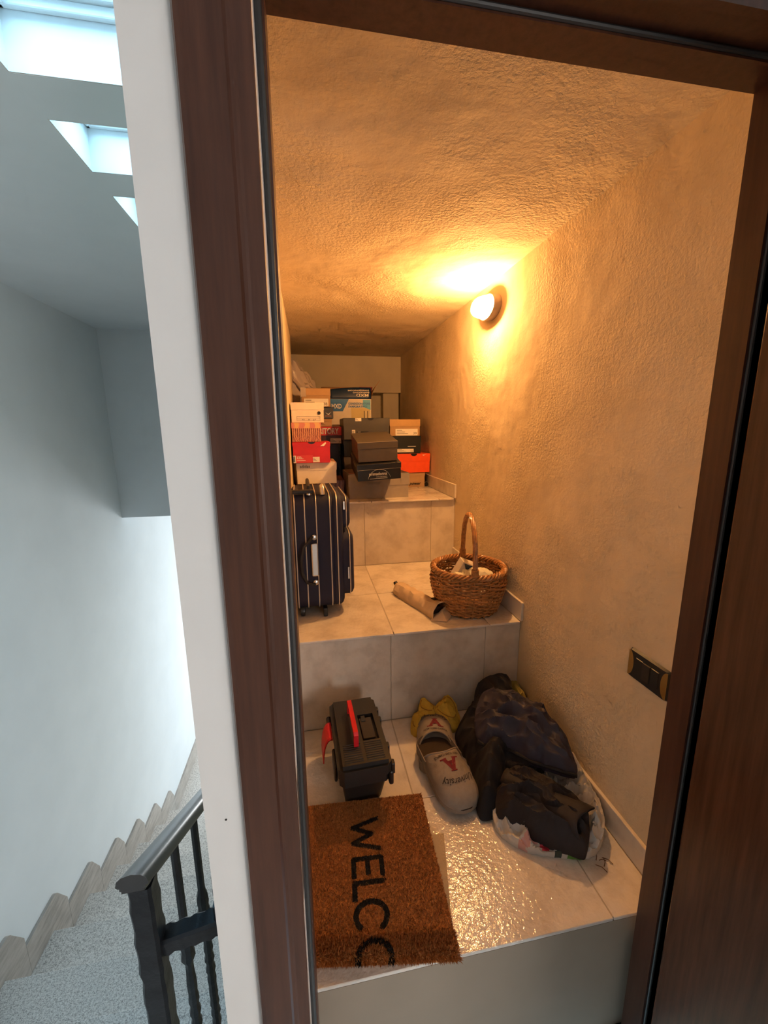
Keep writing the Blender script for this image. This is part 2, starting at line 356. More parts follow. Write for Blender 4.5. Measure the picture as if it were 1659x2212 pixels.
tag(MB().box(XS, .9, 2.61, 5.6, -2.45, -2.29).build('floor', m_granite), 'granite lower landing at the foot of the stairs', 'floor', kind='structure')
# hall ceiling with roof windows
ch = MB(); cuts = sorted(SKY); ys = [-3.0]+[q for a in cuts for q in a]+[2.52]
ch.box(XS, SKYX0, -3.0, 2.52, CEIL, CEIL+.06).box(SKYX1, 1.3, -3.0, 2.52, CEIL+.001, CEIL+.06)
for i in range(0, len(ys), 2): ch.box(SKYX0, SKYX1, ys[i], ys[i+1], CEIL, CEIL+.06)
tag(ch.build('ceiling', m_skytint), 'flat grey-white stairwell ceiling pierced by roof windows', 'ceiling', kind='structure')
wlab = ['smallest visible roof window, farthest down the stairwell ceiling', 'middle roof window in the stairwell ceiling', 'large roof window in the top left corner', 'roof window above the stair head', 'roof window above the hall', 'roof window above the hall behind the door']
for i, (a, b) in enumerate(SKY):
    t = thing('window_%d' % (i+1 if i < 3 else i+3), wlab[i], 'window', ((SKYX0+SKYX1)/2, (a+b)/2, CEIL), kind='structure'); hx, hy = (SKYX1-SKYX0)/2, (b-a)/2
    hx -= .003; hy -= .003
    MB().box(-hx-.01, -hx, -hy-.01, hy+.01, .0005, .19).box(hx, hx+.01, -hy-.01, hy+.01, .0005, .19).box(-hx, hx, -hy-.01, -hy, .0005, .19).box(-hx, hx, hy, hy+.01, .0005, .19).build('reveal', m_white, t)
    fr = MB(); q = .022
    for k, (zz, e) in enumerate(((.098, .012), (.118, .022))):
        fr.rbox(-hx, -hx+e, -hy, hy, zz, zz+.02, .003).rbox(hx-e, hx, -hy, hy, zz, zz+.02, .003).rbox(-hx, hx, -hy, -hy+e, zz, zz+.02, .003).rbox(-hx, hx, hy-e, hy, zz, zz+.02, .003)
    fr.build('frame', m_white, t)
    MB().box(-hx, hx, -hy, hy, .14, .146).build('pane', m_glass, t)

# stairs going down
RISE, RUN = .17, .29
sf = thing('stair_flight', 'granite stairs going down beside the white wall', 'stairs', (0, 0, 0), kind='structure')
NS = 10
for k in range(NS):
    y0 = -.27+RUN*k; z = HALL-RISE*(k+1); e = z+.155
    MB().rbox(XS, -.974, y0, y0+RUN+.008, z-.03, z, .002, 1).build('tread', m_granite, sf)
    MB().box(XS, -.974, y0+.002, y0+.02, z, z+RISE-.03).build('riser', m_granite, sf)
    # skirting piece on the wall: follows tread and riser, outer corner rounded
    poly = [(y0+.135, z-.002), (y0+.135, e)]+[(y0+.340+.028*math.sin(a), e-.028+.028*math.cos(a)) for a in [R(q) for q in (0, 20, 40, 60)]]+[(y0+.4235, e-.120), (y0+.4235, z-RISE-.002), (y0+RUN+.009, z-RISE-.002), (y0+RUN+.009, z-.002)]
    MB().prism(poly, XS+.0005, XS+.014, 'x').build('skirting', m_skirt, sf)
MB().box(XS+.0005, XS+.014, -.27+RUN*NS+.135, 5.59, -2.289, -2.289+.155).build('skirting', m_skirt, sf)

# iron railing
rl = thing('stair_railing', 'black wrought iron stair railing with hammered newel post', 'railing')
RXX = -1.112; SL = RISE/RUN
def railz(y): return .405-(y+.03)*SL
def railsec(y0, y1, prof, x):
    P = []
    for y in (y0, y1): P.append([(x+a, y, railz(y)+b) for a, b in prof])
    mb = MB(); n = len(prof); vs = P[0]+P[1]
    mb.add(vs, [tuple(range(n-1, -1, -1)), tuple(range(n, 2*n))]+[(i, (i+1) % n, n+(i+1) % n, n+i) for i in range(n)]); return mb
prof = [(a*.82, b) for a, b in [(-.030, -.004), (-.027, .006), (-.018, .0125), (0, .016), (.018, .0125), (.027, .006), (.030, -.004), (.026, -.008), (.0235, -.008), (.0235, -.013), (.0205, -.013), (.0205, -.018), (-.0205, -.018), (-.0205, -.013), (-.0235, -.013), (-.0235, -.008), (-.026, -.008)]]
m_rail = simple('painted_rail', (.05, .054, .058), .26, .3, spec=.6)
railsec(-.062, 2.6, prof, RXX).build('handrail', m_rail, rl, True)
random.seed(4)
def hammered(path0, path1, r, name, n=26):
    a, b = Vector(path0), Vector(path1); pts, rr = [], []
    P = []
    d = (b-a).normalized(); u = Vector((1, 0, 0)) if abs(d.x) < .5 else Vector((0, 1, 0)); v = d.cross(u).normalized(); u = v.cross(d)
    for i in range(n+1):
        c = a.lerp(b, i/n); row = []
        q = r*(1+.055*math.sin(i*2.3)+random.uniform(-.045, .045))
        for cx, cy in [(-1, -.75), (-.75, -1), (.75, -1), (1, -.75), (1, .75), (.75, 1), (-.75, 1), (-1, .75)]:
            row.append(c+u*cx*q+v*cy*q)
        P.append(row+[row[0]])
    mb = MB(); mb.grid(P); mb.add(P[0][:8], [tuple(range(8))]); mb.add(P[-1][:8], [tuple(range(7, -1, -1))])
    return mb.build(name, m_iron, rl, True)
hammered((RXX, -.03, -.588), (RXX, -.03, railz(-.03)-.016), .0185, 'newel_post', 44)
hammered((RXX+.017, -.02, .238), (-.9735, -.02, .262), .0165, 'lower_rail', 14)
hammered((-.998, -.02, .262), (-.998, -.02, .30), .010, 'stub', 4)
def baluster(y):
    top = railz(y)-.016; k = int((y+.27)//RUN); bot = HALL-RISE*(k+1)+.001
    pts, rr = [], []; N = 60
    for i in range(N+1):
        t = i/N; z = bot+(top-bot)*t
        d = min(abs(t-.42), abs(t-.68)) ; base = .0088
        if abs(t-.50) < .17: base = .0105+.0022*math.sin((t-.3)*170)
        if abs(t-.74) < .035: base = .0135-.004*math.cos((t-.74)*180)
        pts.append((RXX, y, z)); rr.append(base)
    MB().tube(pts, rr, 8).build('baluster', m_iron, rl, True)
for y in (.105, .225, .345, .465, .585, .705, .825): baluster(y)

# ------------------------------------------------------------------ wall lamp and switch
lp = thing('wall_lamp', 'lit oval bulkhead lamp high on the right wall', 'lamp', (0, 1.135, 1.640))
LY, LZ = .082, .050
def oval(k, x, n=40): return [(x, LY*k*math.cos(2*math.pi*i/n), LZ*k*math.sin(2*math.pi*i/n)) for i in range(n)]
m_lampb = simple('lamp_housing', (.24, .19, .17), .5)
P = [oval(1.0, -.0005), oval(1.0, -.030), oval(.97, -.034), oval(.90, -.034), oval(.88, -.012), oval(.02, -.012)]
mb = MB(); n = 40; vs = [p for r in P for p in r]
mb.add(vs, [(i*n+j, i*n+(j+1) % n, (i+1)*n+(j+1) % n, (i+1)*n+j) for i in range(len(P)-1) for j in range(n)]).build('housing', m_lampb, lp, True)
m_dome = clearish('ribbed_glass', (1.0, .85, .62), .88, .25)
P = []
for i in range(11):
    a = i/10*math.pi/2; k = .88*math.cos(a)**.55 if i < 10 else .015
    P.append([(x, y*(1+.02*(j % 2)), z*(1+.02*(j % 2))) for j, (x, y, z) in enumerate(oval(k, -.030-.062*math.sin(a)))])
mb = MB(); vs = [p for r in P for p in r]
mb.add(vs, [(i*n+j, i*n+(j+1) % n, (i+1)*n+(j+1) % n, (i+1)*n+j) for i in range(len(P)-1) for j in range(n)]).build('glass_dome', m_dome, lp, True)
P = [(.001, -.030)]+[(.021*math.sin(R(a)), -.030+.021*math.cos(R(a))) for a in range(20, 171, 15)]+[(.001, -.051)]
bulb = MB(); bulb.lathe([(r, h) for r, h in [(.006, -.034), (.012, -.026), (.019, -.010), (.022, .004), (.019, .016), (.010, .025), (.002, .027)]], (-.056, -.012, 0), 20, 'y').build('bulb', emit('lit_bulb', (1.0, .49, .16), 1950), lp, True)
MB().lathe([(.011, .022), (.011, .045)], (-.056, -.060, 0), 14, 'y').build('socket', m_lampb, lp, True)

sw = thing('light_switch', 'black and brass light switch plate on the right wall', 'switch', (0, .137, .5305))
def rrect(hy, hz, r, n=5):
    out = []
    for cx, cz, a0 in ((hy-r, hz-r, 0), (-hy+r, hz-r, 90), (-hy+r, -hz+r, 180), (hy-r, -hz+r, 270)):
        out += [(cx+r*math.cos(R(a0+90*i/n)), cz+r*math.sin(R(a0+90*i/n))) for i in range(n+1)]
    return out
def frustum(mb, o0, x0, o1, x1, mi=0):
    n = len(o0); mb.add([(x0, *p) for p in o0]+[(x1, *p) for p in o1], [tuple(range(n)), tuple(range(2*n-1, n-1, -1))]+[(i, (i+1) % n, n+(i+1) % n, n+i) for i in range(n)], mi); return mb
frustum(MB(), rrect(.0605, .0385, .004), -.0004, rrect(.0575, .0355, .006), -.0085).build('plate', m_blk, sw, True)
for s in (-1, 1):
    arc = [(s*(.0575-.016*math.cos(a)), .0345*math.sin(a)) for a in [R(q) for q in range(-90, 91, 12)]]+[(s*.0580, .0345), (s*.0580, -.0345)]
    MB().prism(arc, -.0092, -.0080, 'x').build('brass_end', m_brass, sw)
for j in (-1, 0, 1): MB().rbox(-.0115+j*.0238, .0115+j*.0238, -.0, .0, 0, .0, .0).v if False else frustum(MB(), [(y+j*.0238, z) for y, z in rrect(.0115, .0225, .001, 2)], -.0086, [(y+j*.0238, z) for y, z in rrect(.0108, .0215, .001, 2)], -.0125 if j == 0 else -.0102).build('module', m_blk if j else simple('rocker', (.03, .026, .022), .3), sw)

# ------------------------------------------------------------------ shoe boxes
def ink(name, col, rough=.6): return simple(name, col, rough, var=.02)
m_labelw = ink('label_paper', (.78, .74, .66)); m_inkb = ink('black_ink', (.015, .015, .015)); m_inkw = ink('white_ink', (.80, .78, .74))
def card(name, col, rough=.55, bump=.05, var=.05): return simple(name, col, rough, var=var, scale=30, bump=bump, bscale=260)
mc = dict(grey=card('grey_card', (.30, .255, .22)), brown=card('dark_brown_card', (.080, .062, .048), .4), black=card('black_card', (.012, .011, .012), .3), tan=card('tan_card', (.42, .25, .11)),
  teal=card('black_teal_card', (.010, .014, .018), .3), orange=card('orange_card', (.85, .085, .012), .45), kraft=card('kraft_card', (.46, .29, .15)), white=card('white_card', (.78, .72, .64)),
  cream=card('cream_card', (.76, .66, .52)), red=card('red_card', (.55, .012, .018), .45), navy=card('navy_card', (.020, .024, .040), .4), territ=card('dark_maroon_card', (.06, .018, .016), .4),
  terred=card('bright_red_card', (.58, .03, .025), .4), dgrey=card('charcoal_card', (.050, .048, .045), .45), blue=card('print_blue', (.02, .15, .46), .35), dblue=card('print_dark_blue', (.008, .032, .10), .35),
  gold=card('gold_card', (.50, .30, .12), .35), sky=card('print_sky', (.08, .42, .70), .4), yel=card('print_yellow', (.62, .50, .22), .5), marble=None)
def stripes(name, a, b, scale):
    m, nt, bs = _nt(name); tc = nt.nodes.new('ShaderNodeTexCoord').outputs['Object']
    wv = nt.nodes.new('ShaderNodeTexWave'); wv.inputs['Scale'].default_value = scale; wv.inputs['Distortion'].default_value = 2.5; wv.inputs['Detail'].default_value = 2
    wv.inputs['Detail Scale'].default_value = 3
    nt.links.new(tc, wv.inputs['Vector']); nt.links.new(ramp(nt, wv.outputs['Fac'], [(.35, a), (.6, b)]), bs.inputs['Base Color']); bs.inputs['Roughness'].default_value = .35; return m
m_weave_print = stripes('basket_print', (.20, .045, .025), (.60, .30, .14), 30)
m_lid_print = stripes('orange_pink_print', (.60, .22, .16), (.70, .42, .16), 6)
m_marble = stripes('red_brown_print', (.14, .050, .034), (.26, .11, .075), 14)
def shoebox(name, label, x0, x1, y, z0, z1, depth, lid, body_m, lid_m=None, tilt=0, roll=0, yaw=0, flap=False, group='shoe boxes stacked on the top step'):
    w, h = x1-x0, z1-z0
    t = thing(name, label, 'box', (x0, y, z0), (R(tilt), R(roll), R(yaw)), group)
    o = .0018
    if lid:
        MB().rbox(o, w-o, o, depth-o, 0, h-.003, .0015, 1).build('body', body_m, t)
        L = MB(); zb = h-lid
        L.rbox(0, w, 0, depth, h-.002, h, .0009, 1).box(0, w, 0, .0014, zb, h-.002).box(0, w, depth-.0014, depth, zb, h-.002).box(0, .0014, .0014, depth-.0014, zb, h-.002).box(w-.0014, w, .0014, depth-.0014, zb, h-.002)
        L.build('lid', lid_m or body_m, t)
    else:
        MB().rbox(0, w, 0, depth, 0, h, .002, 1).build('body', body_m, t)
    return t
def sticker(t, x0, x1, z0, z1, lines=True, num=None, mat=None, bar=False, y=-.0012, ink_m=None):
    s = MB().box(x0, x1, y-.0003, y, z0, z1).build('label', mat or m_labelw, t)
    k = ink_m or m_inkb; w, h = x1-x0, z1-z0; yy = y-.0005
    mb = MB()
    if lines:
        for j in range(3):
            zz = z1-h*(.22+.25*j); mb.box(x0+w*.06, x0+w*(.30+.13*((j*7) % 3)), yy, y-.0003, zz-h*.035, zz+h*.035)
    if bar:
        xx = x0+w*.05
        for j in range(12):
            bw = w*.03*(1+(j*5) % 3)*.5; mb.box(xx, xx+bw, yy, y-.0003, z0+h*.1, z0+h*.9); xx += bw+w*.028
    if mb.v: mb.build('print', k, s)
    if num: front_text(num, s, k, x1-w*.20, x1-w*.05, z0+h*.15, z0+h*.5, y=yy)
    return s
# right stack
FY = 2.03
t = shoebox('shoe_box', 'tan kraft shoe box printed power at the bottom of the right stack', -.205, -.040, FY, L3, .846, .30, .022, mc['kraft'])
front_text('power', t, m_inkb, .055, .138, .008, .030, bold=.02, shear=.35)
t = shoebox('shoe_box', 'bright orange shoe box with a white swoosh on its lid', -.233, -.009, FY-.01, .8465, .9725, .31, .050, mc['orange'])
sw2 = [(.172+.026*a, .112+.013*b) for a, b in [(0, .30), (.12, .08), (.30, .06), (1.0, .85), (.42, .42), (.22, .40), (.14, .62)]]
MB().prism(sw2, -.0016, -.0004, 'y').build('swoosh', m_inkw, t)
MB().prism([(.112-.022*math.cos(R(a)), .1262-.016*math.sin(R(a))) for a in range(0, 181, 15)], -.0008, -.0002, 'y').build('finger_notch', mc['black'], t)
t = shoebox('shoe_box', 'black shoe box with teal sheen and a white size label', -.281, -.070, FY, .9730, 1.0885, .30, .038, mc['teal'])
sticker(t, .045, .160, .010, .032, num='42'); MB().box(.12, .175, -.0008, -.0002, .046, .049).build('print', m_inkw, t)
t = shoebox('shoe_box', 'tan shoe box with white label 39 on top of the right stack', -.282, -.077, FY, 1.0890, 1.1965, .30, .045, mc['tan'], mc['gold'])
sticker(t, .038, .188, .003, .046, num='39')
tn = thing('round_tin', 'small black round tin beside the kraft box', 'tin', (-.029, 2.035, L3+.030), group=None)
MB().lathe([(.015, 0), (.0165, .002), (.0165, .10), (.015, .102)], (0, 0, 0), 24, 'y').build('body', mc['black'], tn, True)
MB().tube([(.0165*math.cos(R(a)), -.0005, .0165*math.sin(R(a))) for a in range(0, 360, 15)], .0012, 6, True).build('ring', m_chrome, tn, True)
tn.location.z = L3+.0172
# centre stack
t = thing('shoe_box', 'large open grey shoe box nearest the step edge', 'box', (-.594, 1.618, L3), (0, 0, R(2.2)), 'shoe boxes stacked on the top step')
W, H, D = .342, .142, .30
MB().box(0, W, 0, .003, 0, .075).box(0, W, D-.003, D, 0, H).box(0, .003, .003, D-.003, 0, H).box(W-.003, W, .003, D-.003, 0, H).box(.003, W-.003, .003, D-.003, 0, .003).box(.0, W, .0015, .004, .075, H).build('body', mc['grey'], t)
MB().box(-.005, W+.006, -.002, .0, .072, H-.004).build('lid_edge', mc['grey'], t)
pk = MB().box(.01, W-.01, .01, D-.01, .10, .118).build('inner_paper', ink('pink_paper', (.55, .22, .17)), t)
t = shoebox('shoe_box', 'glossy black shoe box printed primadonna in the centre stack', -.566, -.334, 1.45, .8655, .953, .31, .030, mc['black'], tilt=9.5, roll=-3, yaw=0)
front_text('primadonna', t, m_inkw, .062, .155, .022, .044, bold=.006); front_text('COLLECTION', t, m_inkw, .098, .155, .0165, .0205, bold=.01)
MB().box(.065, .157, -.0008, -.0002, .009, .0105).build('print', m_inkw, t)
MB().tube([(.115-.06*math.cos(R(a)), -.0008, .0+.058*math.sin(R(a))) for a in range(8, 175, 8)], .0006, 4).build('crease', m_inkw, t)
sd = lettering('primadonna', t, m_inkw, lambda u, v: (-.0012, .16-u*.11, .064+v*.012), bold=.02)
ed = MB()
for zz in (.0578,): ed.box(0, .232, -.0009, -.0002, zz, zz+.0012)
ed.build('worn_edge', ink('worn_edge', (.35, .30, .25)), t)
t = shoebox('shoe_box', 'dark brown shoe box tilted on top of the primadonna box', -.560, -.350, 1.462, .9620, 1.0655, .30, .034, mc['brown'], tilt=9.0, roll=-2.4)
MB().box(0, .21, -.0006, .0006, .1025, .104).build('worn_edge', ink('pale_edge', (.42, .34, .26)), t)
# dark column behind the centre stack
DY = 1.965
t = shoebox('shoe_box', 'black shoe box lowest in the dark column behind the centre stack', -.591, -.300, DY, L3, .860, .30, .035, mc['black'])
t = shoebox('shoe_box', 'brown shoe box second in the dark column behind the centre stack', -.591, -.300, DY+.01, .8605, .965, .29, .035, mc['brown'])
t = shoebox('shoe_box', 'black shoe box third in the dark column behind the centre stack', -.591, -.300, DY, .9655, 1.0705, .30, .030, mc['black'])
t = shoebox('shoe_box', 'charcoal shoe box with a round notch in its lid', -.591, -.300, DY-.02, 1.0710, 1.2035, .31, .047, mc['dgrey'])
MB().prism([(.170-.020*math.cos(R(a)), .1327-.016*math.sin(R(a))) for a in range(0, 181, 15)], -.0010, -.0002, 'y').build('finger_notch', mc['black'], t)
sticker(t, .074, .112, .112, .132, lines=True); sticker(t, .052, .072, .006, .060, lines=False, bar=True); sticker(t, .085, .155, .026, .052, mat=mc['black'], ink_m=m_inkw)
# left stack
t = shoebox('shoe_box', 'red-brown patterned shoe box under the white adidas box', -.888, -.612, 1.735, L3, .843, .28, .035, m_marble)
t = shoebox('shoe_box', 'white adidas shoe box above the suitcase', -.878, -.663, 1.60, .8435, .958, .32, .040, mc['white'], mc['white'])
front_text('adidas', t, m_inkb, .018, .072, .087, .104, y=-.001, bold=.01)
t = shoebox('shoe_box', 'red shoe box with red and white size labels', -.893, -.695, 1.575, .9585, 1.068, .32, .022, mc['red'])
sticker(t, .016, .105, .002, .042, mat=ink('label_red', (.62, .05, .06)), ink_m=m_inkw); front_text('6.5Y', t, m_inkw, .022, .048, .022, .032, y=-.0022)
sticker(t, .002, .016, .002, .040, lines=False, bar=True); sticker(t, .104, .140, .004, .032)
MB().prism([(.100-.018*math.cos(R(a)), .1097-.010*math.sin(R(a))) for a in range(0, 181, 20)], -.0008, -.0002, 'y').build('finger_notch', mc['black'], t)
MB().prism([(.145, .0885), (.172, .1085), (.178, .105), (.165, .0885)], -.0010, -.0002, 'y').build('torn_patch', m_labelw, t)
t = shoebox('shoe_box', 'shoe box printed with basket weave and a pink-orange lid', -.894, -.740, 1.60, 1.0685, 1.169, .30, .029, m_weave_print, m_lid_print)
t = shoebox('shoe_box', 'white shoe box with a black dot on its end', -.893, -.7205, 1.61, 1.1695, 1.2735, .30, .038, mc['cream'])
MB().lathe([(.0088, -.0012), (.0088, -.0004)], (.146, 0, .050), 24, 'y').build('black_dot', m_inkb, t)
fr = MB(); a, b, c, d = .030, .150, .010, .032
for q in ((a, b, c, c+.0008), (a, b, d, d+.0008), (a, a+.0008, c, d), (b, b+.0008, c, d), (a, b, .0205, .0211)): fr.box(q[0], q[1], -.0008, -.0002, q[2], q[3])
fr.build('print', m_inkb, t); front_text('41   8   27', t, m_inkb, .055, .130, .0125, .018, y=-.001)
# second row on the left
SYR = 2.10
t = shoebox('shoe_box', 'navy shoe box lowest behind the left stack', -.815, -.612, SYR, L3, .890, .225, .035, mc['navy'])
t = shoebox('shoe_box', 'navy shoe box second from below behind the left stack', -.812, -.610, SYR+.005, .8905, 1.041, .225, .035, mc['navy'])
t = shoebox('shoe_box', 'dark maroon shoe box with red TERRITORY band', -.815, -.592, SYR, 1.0415, 1.1525, .225, .055, mc['territ'], mc['terred'])
front_text('TERRITORY', t, m_inkw, .012, .205, .063, .104, bold=.03); sticker(t, .148, .218, .004, .036, num='38')
t = shoebox('shoe_box', 'small tan patterned box on the TERRITORY box', -.800, -.652, SYR+.01, 1.153, 1.2045, .21, .018, mc['tan'])
sticker(t, .060, .140, .006, .030, mat=mc['kraft'])
t = shoebox('shoe_box', 'slate blue shoe box with a running bird logo', -.805, -.641, SYR, 1.205, 1.2775, .225, .024, card('slate_card', (.055, .060, .075), .4))
brd = [(.112+.040*a, .024+.020*b) for a, b in [(0, .8), (.30, .35), (.5, .25), (.7, .6), (1, .95), (.7, .45), (.62, .05), (.5, -.05), (.25, .2)]]
MB().prism(brd, -.0012, -.0004, 'y').build('logo', m_inkw, t); MB().box(.108, .150, -.0010, -.0003, .014, .018).build('print', ink('print_salmon', (.5, .22, .14)), t)
t = shoebox('shoe_box', 'tan shoe box with white label 38 on top of the left rear stack', -.842, -.658, SYR-.02, 1.278, 1.392, .225, .044, mc['tan'], mc['gold'])
sticker(t, .016, .170, .002, .050, num='38')
film = MB(); film.box(-.004, .0, -.003, .20, .02, .118).box(-.004, .03, -.004, -.0025, .06, .118).build('plastic_wrap', clearish('clear_film', (.8, .78, .74), .75, .1), t)

# tall cooler carton with its flaps standing open
cb = thing('cooler_carton', 'blue and white carton with open flaps behind the charcoal box', 'box', (-.650, 2.34, L3))
CW, CH, CD = .293, .600, .30
m_corr = card('corrugated_card', (.33, .17, .075), .7); m_cwhite = card('carton_white', (.68, .62, .54), .45)
B = MB(); th = .004
B.box(0, CW, 0, th, 0, CH).box(0, CW, CD-th, CD, 0, CH).box(0, th, th, CD-th, 0, CH).box(CW-th, CW, th, CD-th, 0, CH).box(th, CW-th, th, CD-th, 0, th).build('body', m_cwhite, cb)
bp = MB().prism([(.0, CH-.001), (.0, CH-.085), (.090, CH-.085), (.135, CH-.001)], -.0008, -.0001, 'y').build('print', mc['blue'], cb)
pic = MB().box(.150, CW-.006, -.0008, -.0001, CH-.155, CH-.062).build('print', mc['yel'], cb)
MB().prism([(.235, CH-.005), (CW-.004, CH-.005), (CW-.004, CH-.075), (.235, CH-.055)], -.0010, -.0002, 'y').build('print', mc['sky'], cb)
for q in range(4): MB().prism([(.240+.012*q, CH-.150), (.246+.012*q, CH-.150), (.246+.012*q, CH-.082), (.240+.012*q, CH-.082)], -.0012, -.0003, 'y').build('print', m_cwhite if q % 2 else mc['brown'], cb)
MB().prism([(.232, CH-.158), (CW-.004, CH-.138), (CW-.004, CH-.130), (.232, CH-.150)], -.0014, -.0004, 'y').build('print', m_inkw, cb)
front_text('CONDIZIONATORE', cb, mc['blue'], .130, CW-.008, CH-.040, CH-.025, y=-.0022, bold=.03)
front_text('EVAPORATIVO', cb, mc['blue'], .130, .262, CH-.060, CH-.045, y=-.0022, bold=.03)
front_text('MXD', cb, m_inkw, .012, .082, CH-.066, CH-.034, y=-.0012, bold=.02)
fl = MB(); P = []
for i in range(13):
    u = i/12; row = []
    for j in range(7):
        v = j/6; row.append((u*CW, .020*v*v, CH+.0005+v*(.080-.016*(1-u)**3)))
    P.append(row)
fo = fl.grid(P).build('front_flap', mc['dblue'], cb, True); so = fo.modifiers.new('thickness', 'SOLIDIFY'); so.thickness = .003; so.offset = 0
def flap_pt(u, v): return (u*CW, .020*v*v-.0045, CH+.0005+v*(.080-.016*(1-u)**3))
lettering('CONDIZIONATORE', cb, m_inkw, lambda a, b: flap_pt(.96-a*.52, .80-b*.13), bold=.03)
lettering('EVAPORATIVO', cb, m_inkw, lambda a, b: flap_pt(.96-a*.40, .62-b*.13), bold=.03)
lettering('MXD', cb, m_inkw, lambda a, b: flap_pt(.94-a*.30, .44-b*.24), bold=.02)
fl = MB(); P = []
for i in range(9):
    u = i/8; P.append([(CW+.045*v*v+.02*v*(1-u), .004+u*.22, CH+v*(.105+.05*(.5-u))) for v in [q/6 for q in range(7)]])
fo = fl.grid(P).build('side_flap', m_corr, cb, True); so = fo.modifiers.new('thickness', 'SOLIDIFY'); so.thickness = .003
tag(MB().add([(-.40+.05*math.cos(a)*(1+.2*math.sin(3*a))+.03*t2, 2.48+.02*t2, 1.34+.105*t2+.01*math.sin(5*a)) for t2 in (0, .5, 1) for a in [2*math.pi*i/10 for i in range(10)]], [(k*10+i, k*10+(i+1) % 10, (k+1)*10+(i+1) % 10, (k+1)*10+i) for k in (0, 1) for i in range(10)]+[tuple(range(20, 30)), tuple(range(9, -1, -1))])
    .build('cloth_bundle', simple('pink_cloth', (.60, .16, .20), .8), None, True), 'bit of pink cloth sticking out of the open carton', 'cloth')
t = shoebox('cardboard_box', 'plain brown carton behind the open blue carton', -.695, -.420, 2.68, L3, 1.4605, .26, 0, m_corr, group=None)
# plastic garment bag
def crumple(p, s, a): return a*(noise.noise(p*s)*.6+(1-abs(noise.noise(p*s*1.7+Vector((7, 3, 1)))))*.5-.3)
gb = thing('plastic_bag', 'crumpled translucent plastic bag in the back left corner', 'bag', (-.925, 2.525, L3))
P = []
for i in range(41):
    th = i/40*math.pi; row = []
    for j in range(64):
        ph = j/64*2*math.pi
        d = Vector((math.sin(th)*math.cos(ph), math.sin(th)*math.sin(ph), math.cos(th)))
        p = Vector((d.x*.265*(1-.20*max(0, d.z)), d.y*.135, .445+d.z*.44+.10*d.z*(-d.x)))
        k = crumple(d, 3.2, .055)+crumple(d, 8, .035)+crumple(d, 17, .014)
        p += d*k; p.z = max(p.z, .001); p.x = max(p.x, -.30); row.append(p)
    P.append(row+[row[0]])
MB().grid(P).build('bag_body', plastic_film('grey_film', (.72, .62, .58), .25, .12), gb, True)
P = []
for i in range(9):
    P.append([(.02+i*.013+.006*math.sin(j), -.13-.0*j, .735-.0065*i+.012*math.sin(i*.8)+j*.0-.035*math.sin(math.pi*i/8)*(j/4)) for j in range(5)])
o = MB().grid(P).build('pale_fold', plastic_film('pale_film', (.62, .50, .42), .2, .35), gb, True); o.modifiers.new('thickness', 'SOLIDIFY').thickness = .003

# ------------------------------------------------------------------ suitcase
sc_ = thing('suitcase', 'navy fabric trolley suitcase with pale piping standing on the middle step', 'suitcase', (-.784, .925, L2), (0, 0, R(1.5)))
m_fab = simple('navy_fabric', (.010, .010, .030), .75, bump=.35, bscale=700); m_pipe = simple('silver_piping', (.60, .53, .45), .35, .3)
m_strap = simple('black_webbing', (.013, .012, .014), .6, bump=.3, bscale=500)
SW, SD, SZ0, SZ1 = .100, .385, .032, .505     # half thickness, width, bottom, top
def rr_yz(y0, y1, z0, z1, r, n=6):
    out = []
    for cyy, czz, a0 in ((y1-r, z1-r, 0), (y0+r, z1-r, 90), (y0+r, z0+r, 180), (y1-r, z0+r, 270)):
        out += [(cyy+r*math.cos(R(a0+90*i/n)), czz+r*math.sin(R(a0+90*i/n))) for i in range(n+1)]
    return out
def shell(mb, y0, y1, z0, z1, r, xs, mi=0):
    rings = [[(x, y, z) for y, z in rr_yz(y0+k, y1-k, z0+k, z1-k, max(r-k, .004))] for x, k in xs]; n = len(rings[0])
    mb.add([p for q in rings for p in q], [(i*n+j, i*n+(j+1) % n, (i+1)*n+(j+1) % n, (i+1)*n+j) for i in range(len(rings)-1) for j in range(n)]+[tuple(range(n-1, -1, -1)), tuple((len(rings)-1)*n+j for j in range(n))], mi); return mb
shell(MB(), 0, SD, SZ0, SZ1, .06, [(-SW, .012), (-SW+.008, .002), (-SW+.014, 0), (.055, 0), (.058, .003), (.062, 0), (.082, 0), (.092, .006), (.098, .018)]).build('body', m_fab, sc_, True)
for x, k in ((-.088, 0), (-.050, 0), (-.006, 0), (.047, 0), (.074, 0)):
    MB().tube([(x, y, z) for y, z in rr_yz(-.0015+k, SD+.0015-k, SZ0-.0015+k, SZ1+.0015-k, .06, 8)], .0024, 6, True).build('piping', m_pipe, sc_, True)
pk = shell(MB(), .025, SD-.025, .360, .490, .035, [(.096, 0), (.112, .0), (.124, .006), (.129, .016)]).build('front_pocket', m_fab, sc_, True)
MB().tube([(.113, y, z) for y, z in rr_yz(.024, SD-.024, .359, .491, .035)], .0022, 6, True).build('piping', m_pipe, pk, True)
MB().rbox(.100, .108, .016, .022, .440, .475, .002).build('zip_pull', m_chrome, pk)
pk = shell(MB(), .015, SD-.015, .075, .345, .045, [(.096, 0), (.122, .0), (.134, .006), (.140, .018)]).build('front_pocket', m_fab, sc_, True)
MB().tube([(.123, y, z) for y, z in rr_yz(.014, SD-.014, .074, .346, .045)], .0022, 6, True).build('piping', m_pipe, pk, True)
MB().rbox(.112, .119, .006, .012, .155, .205, .002).build('zip_pull', m_chrome, pk)
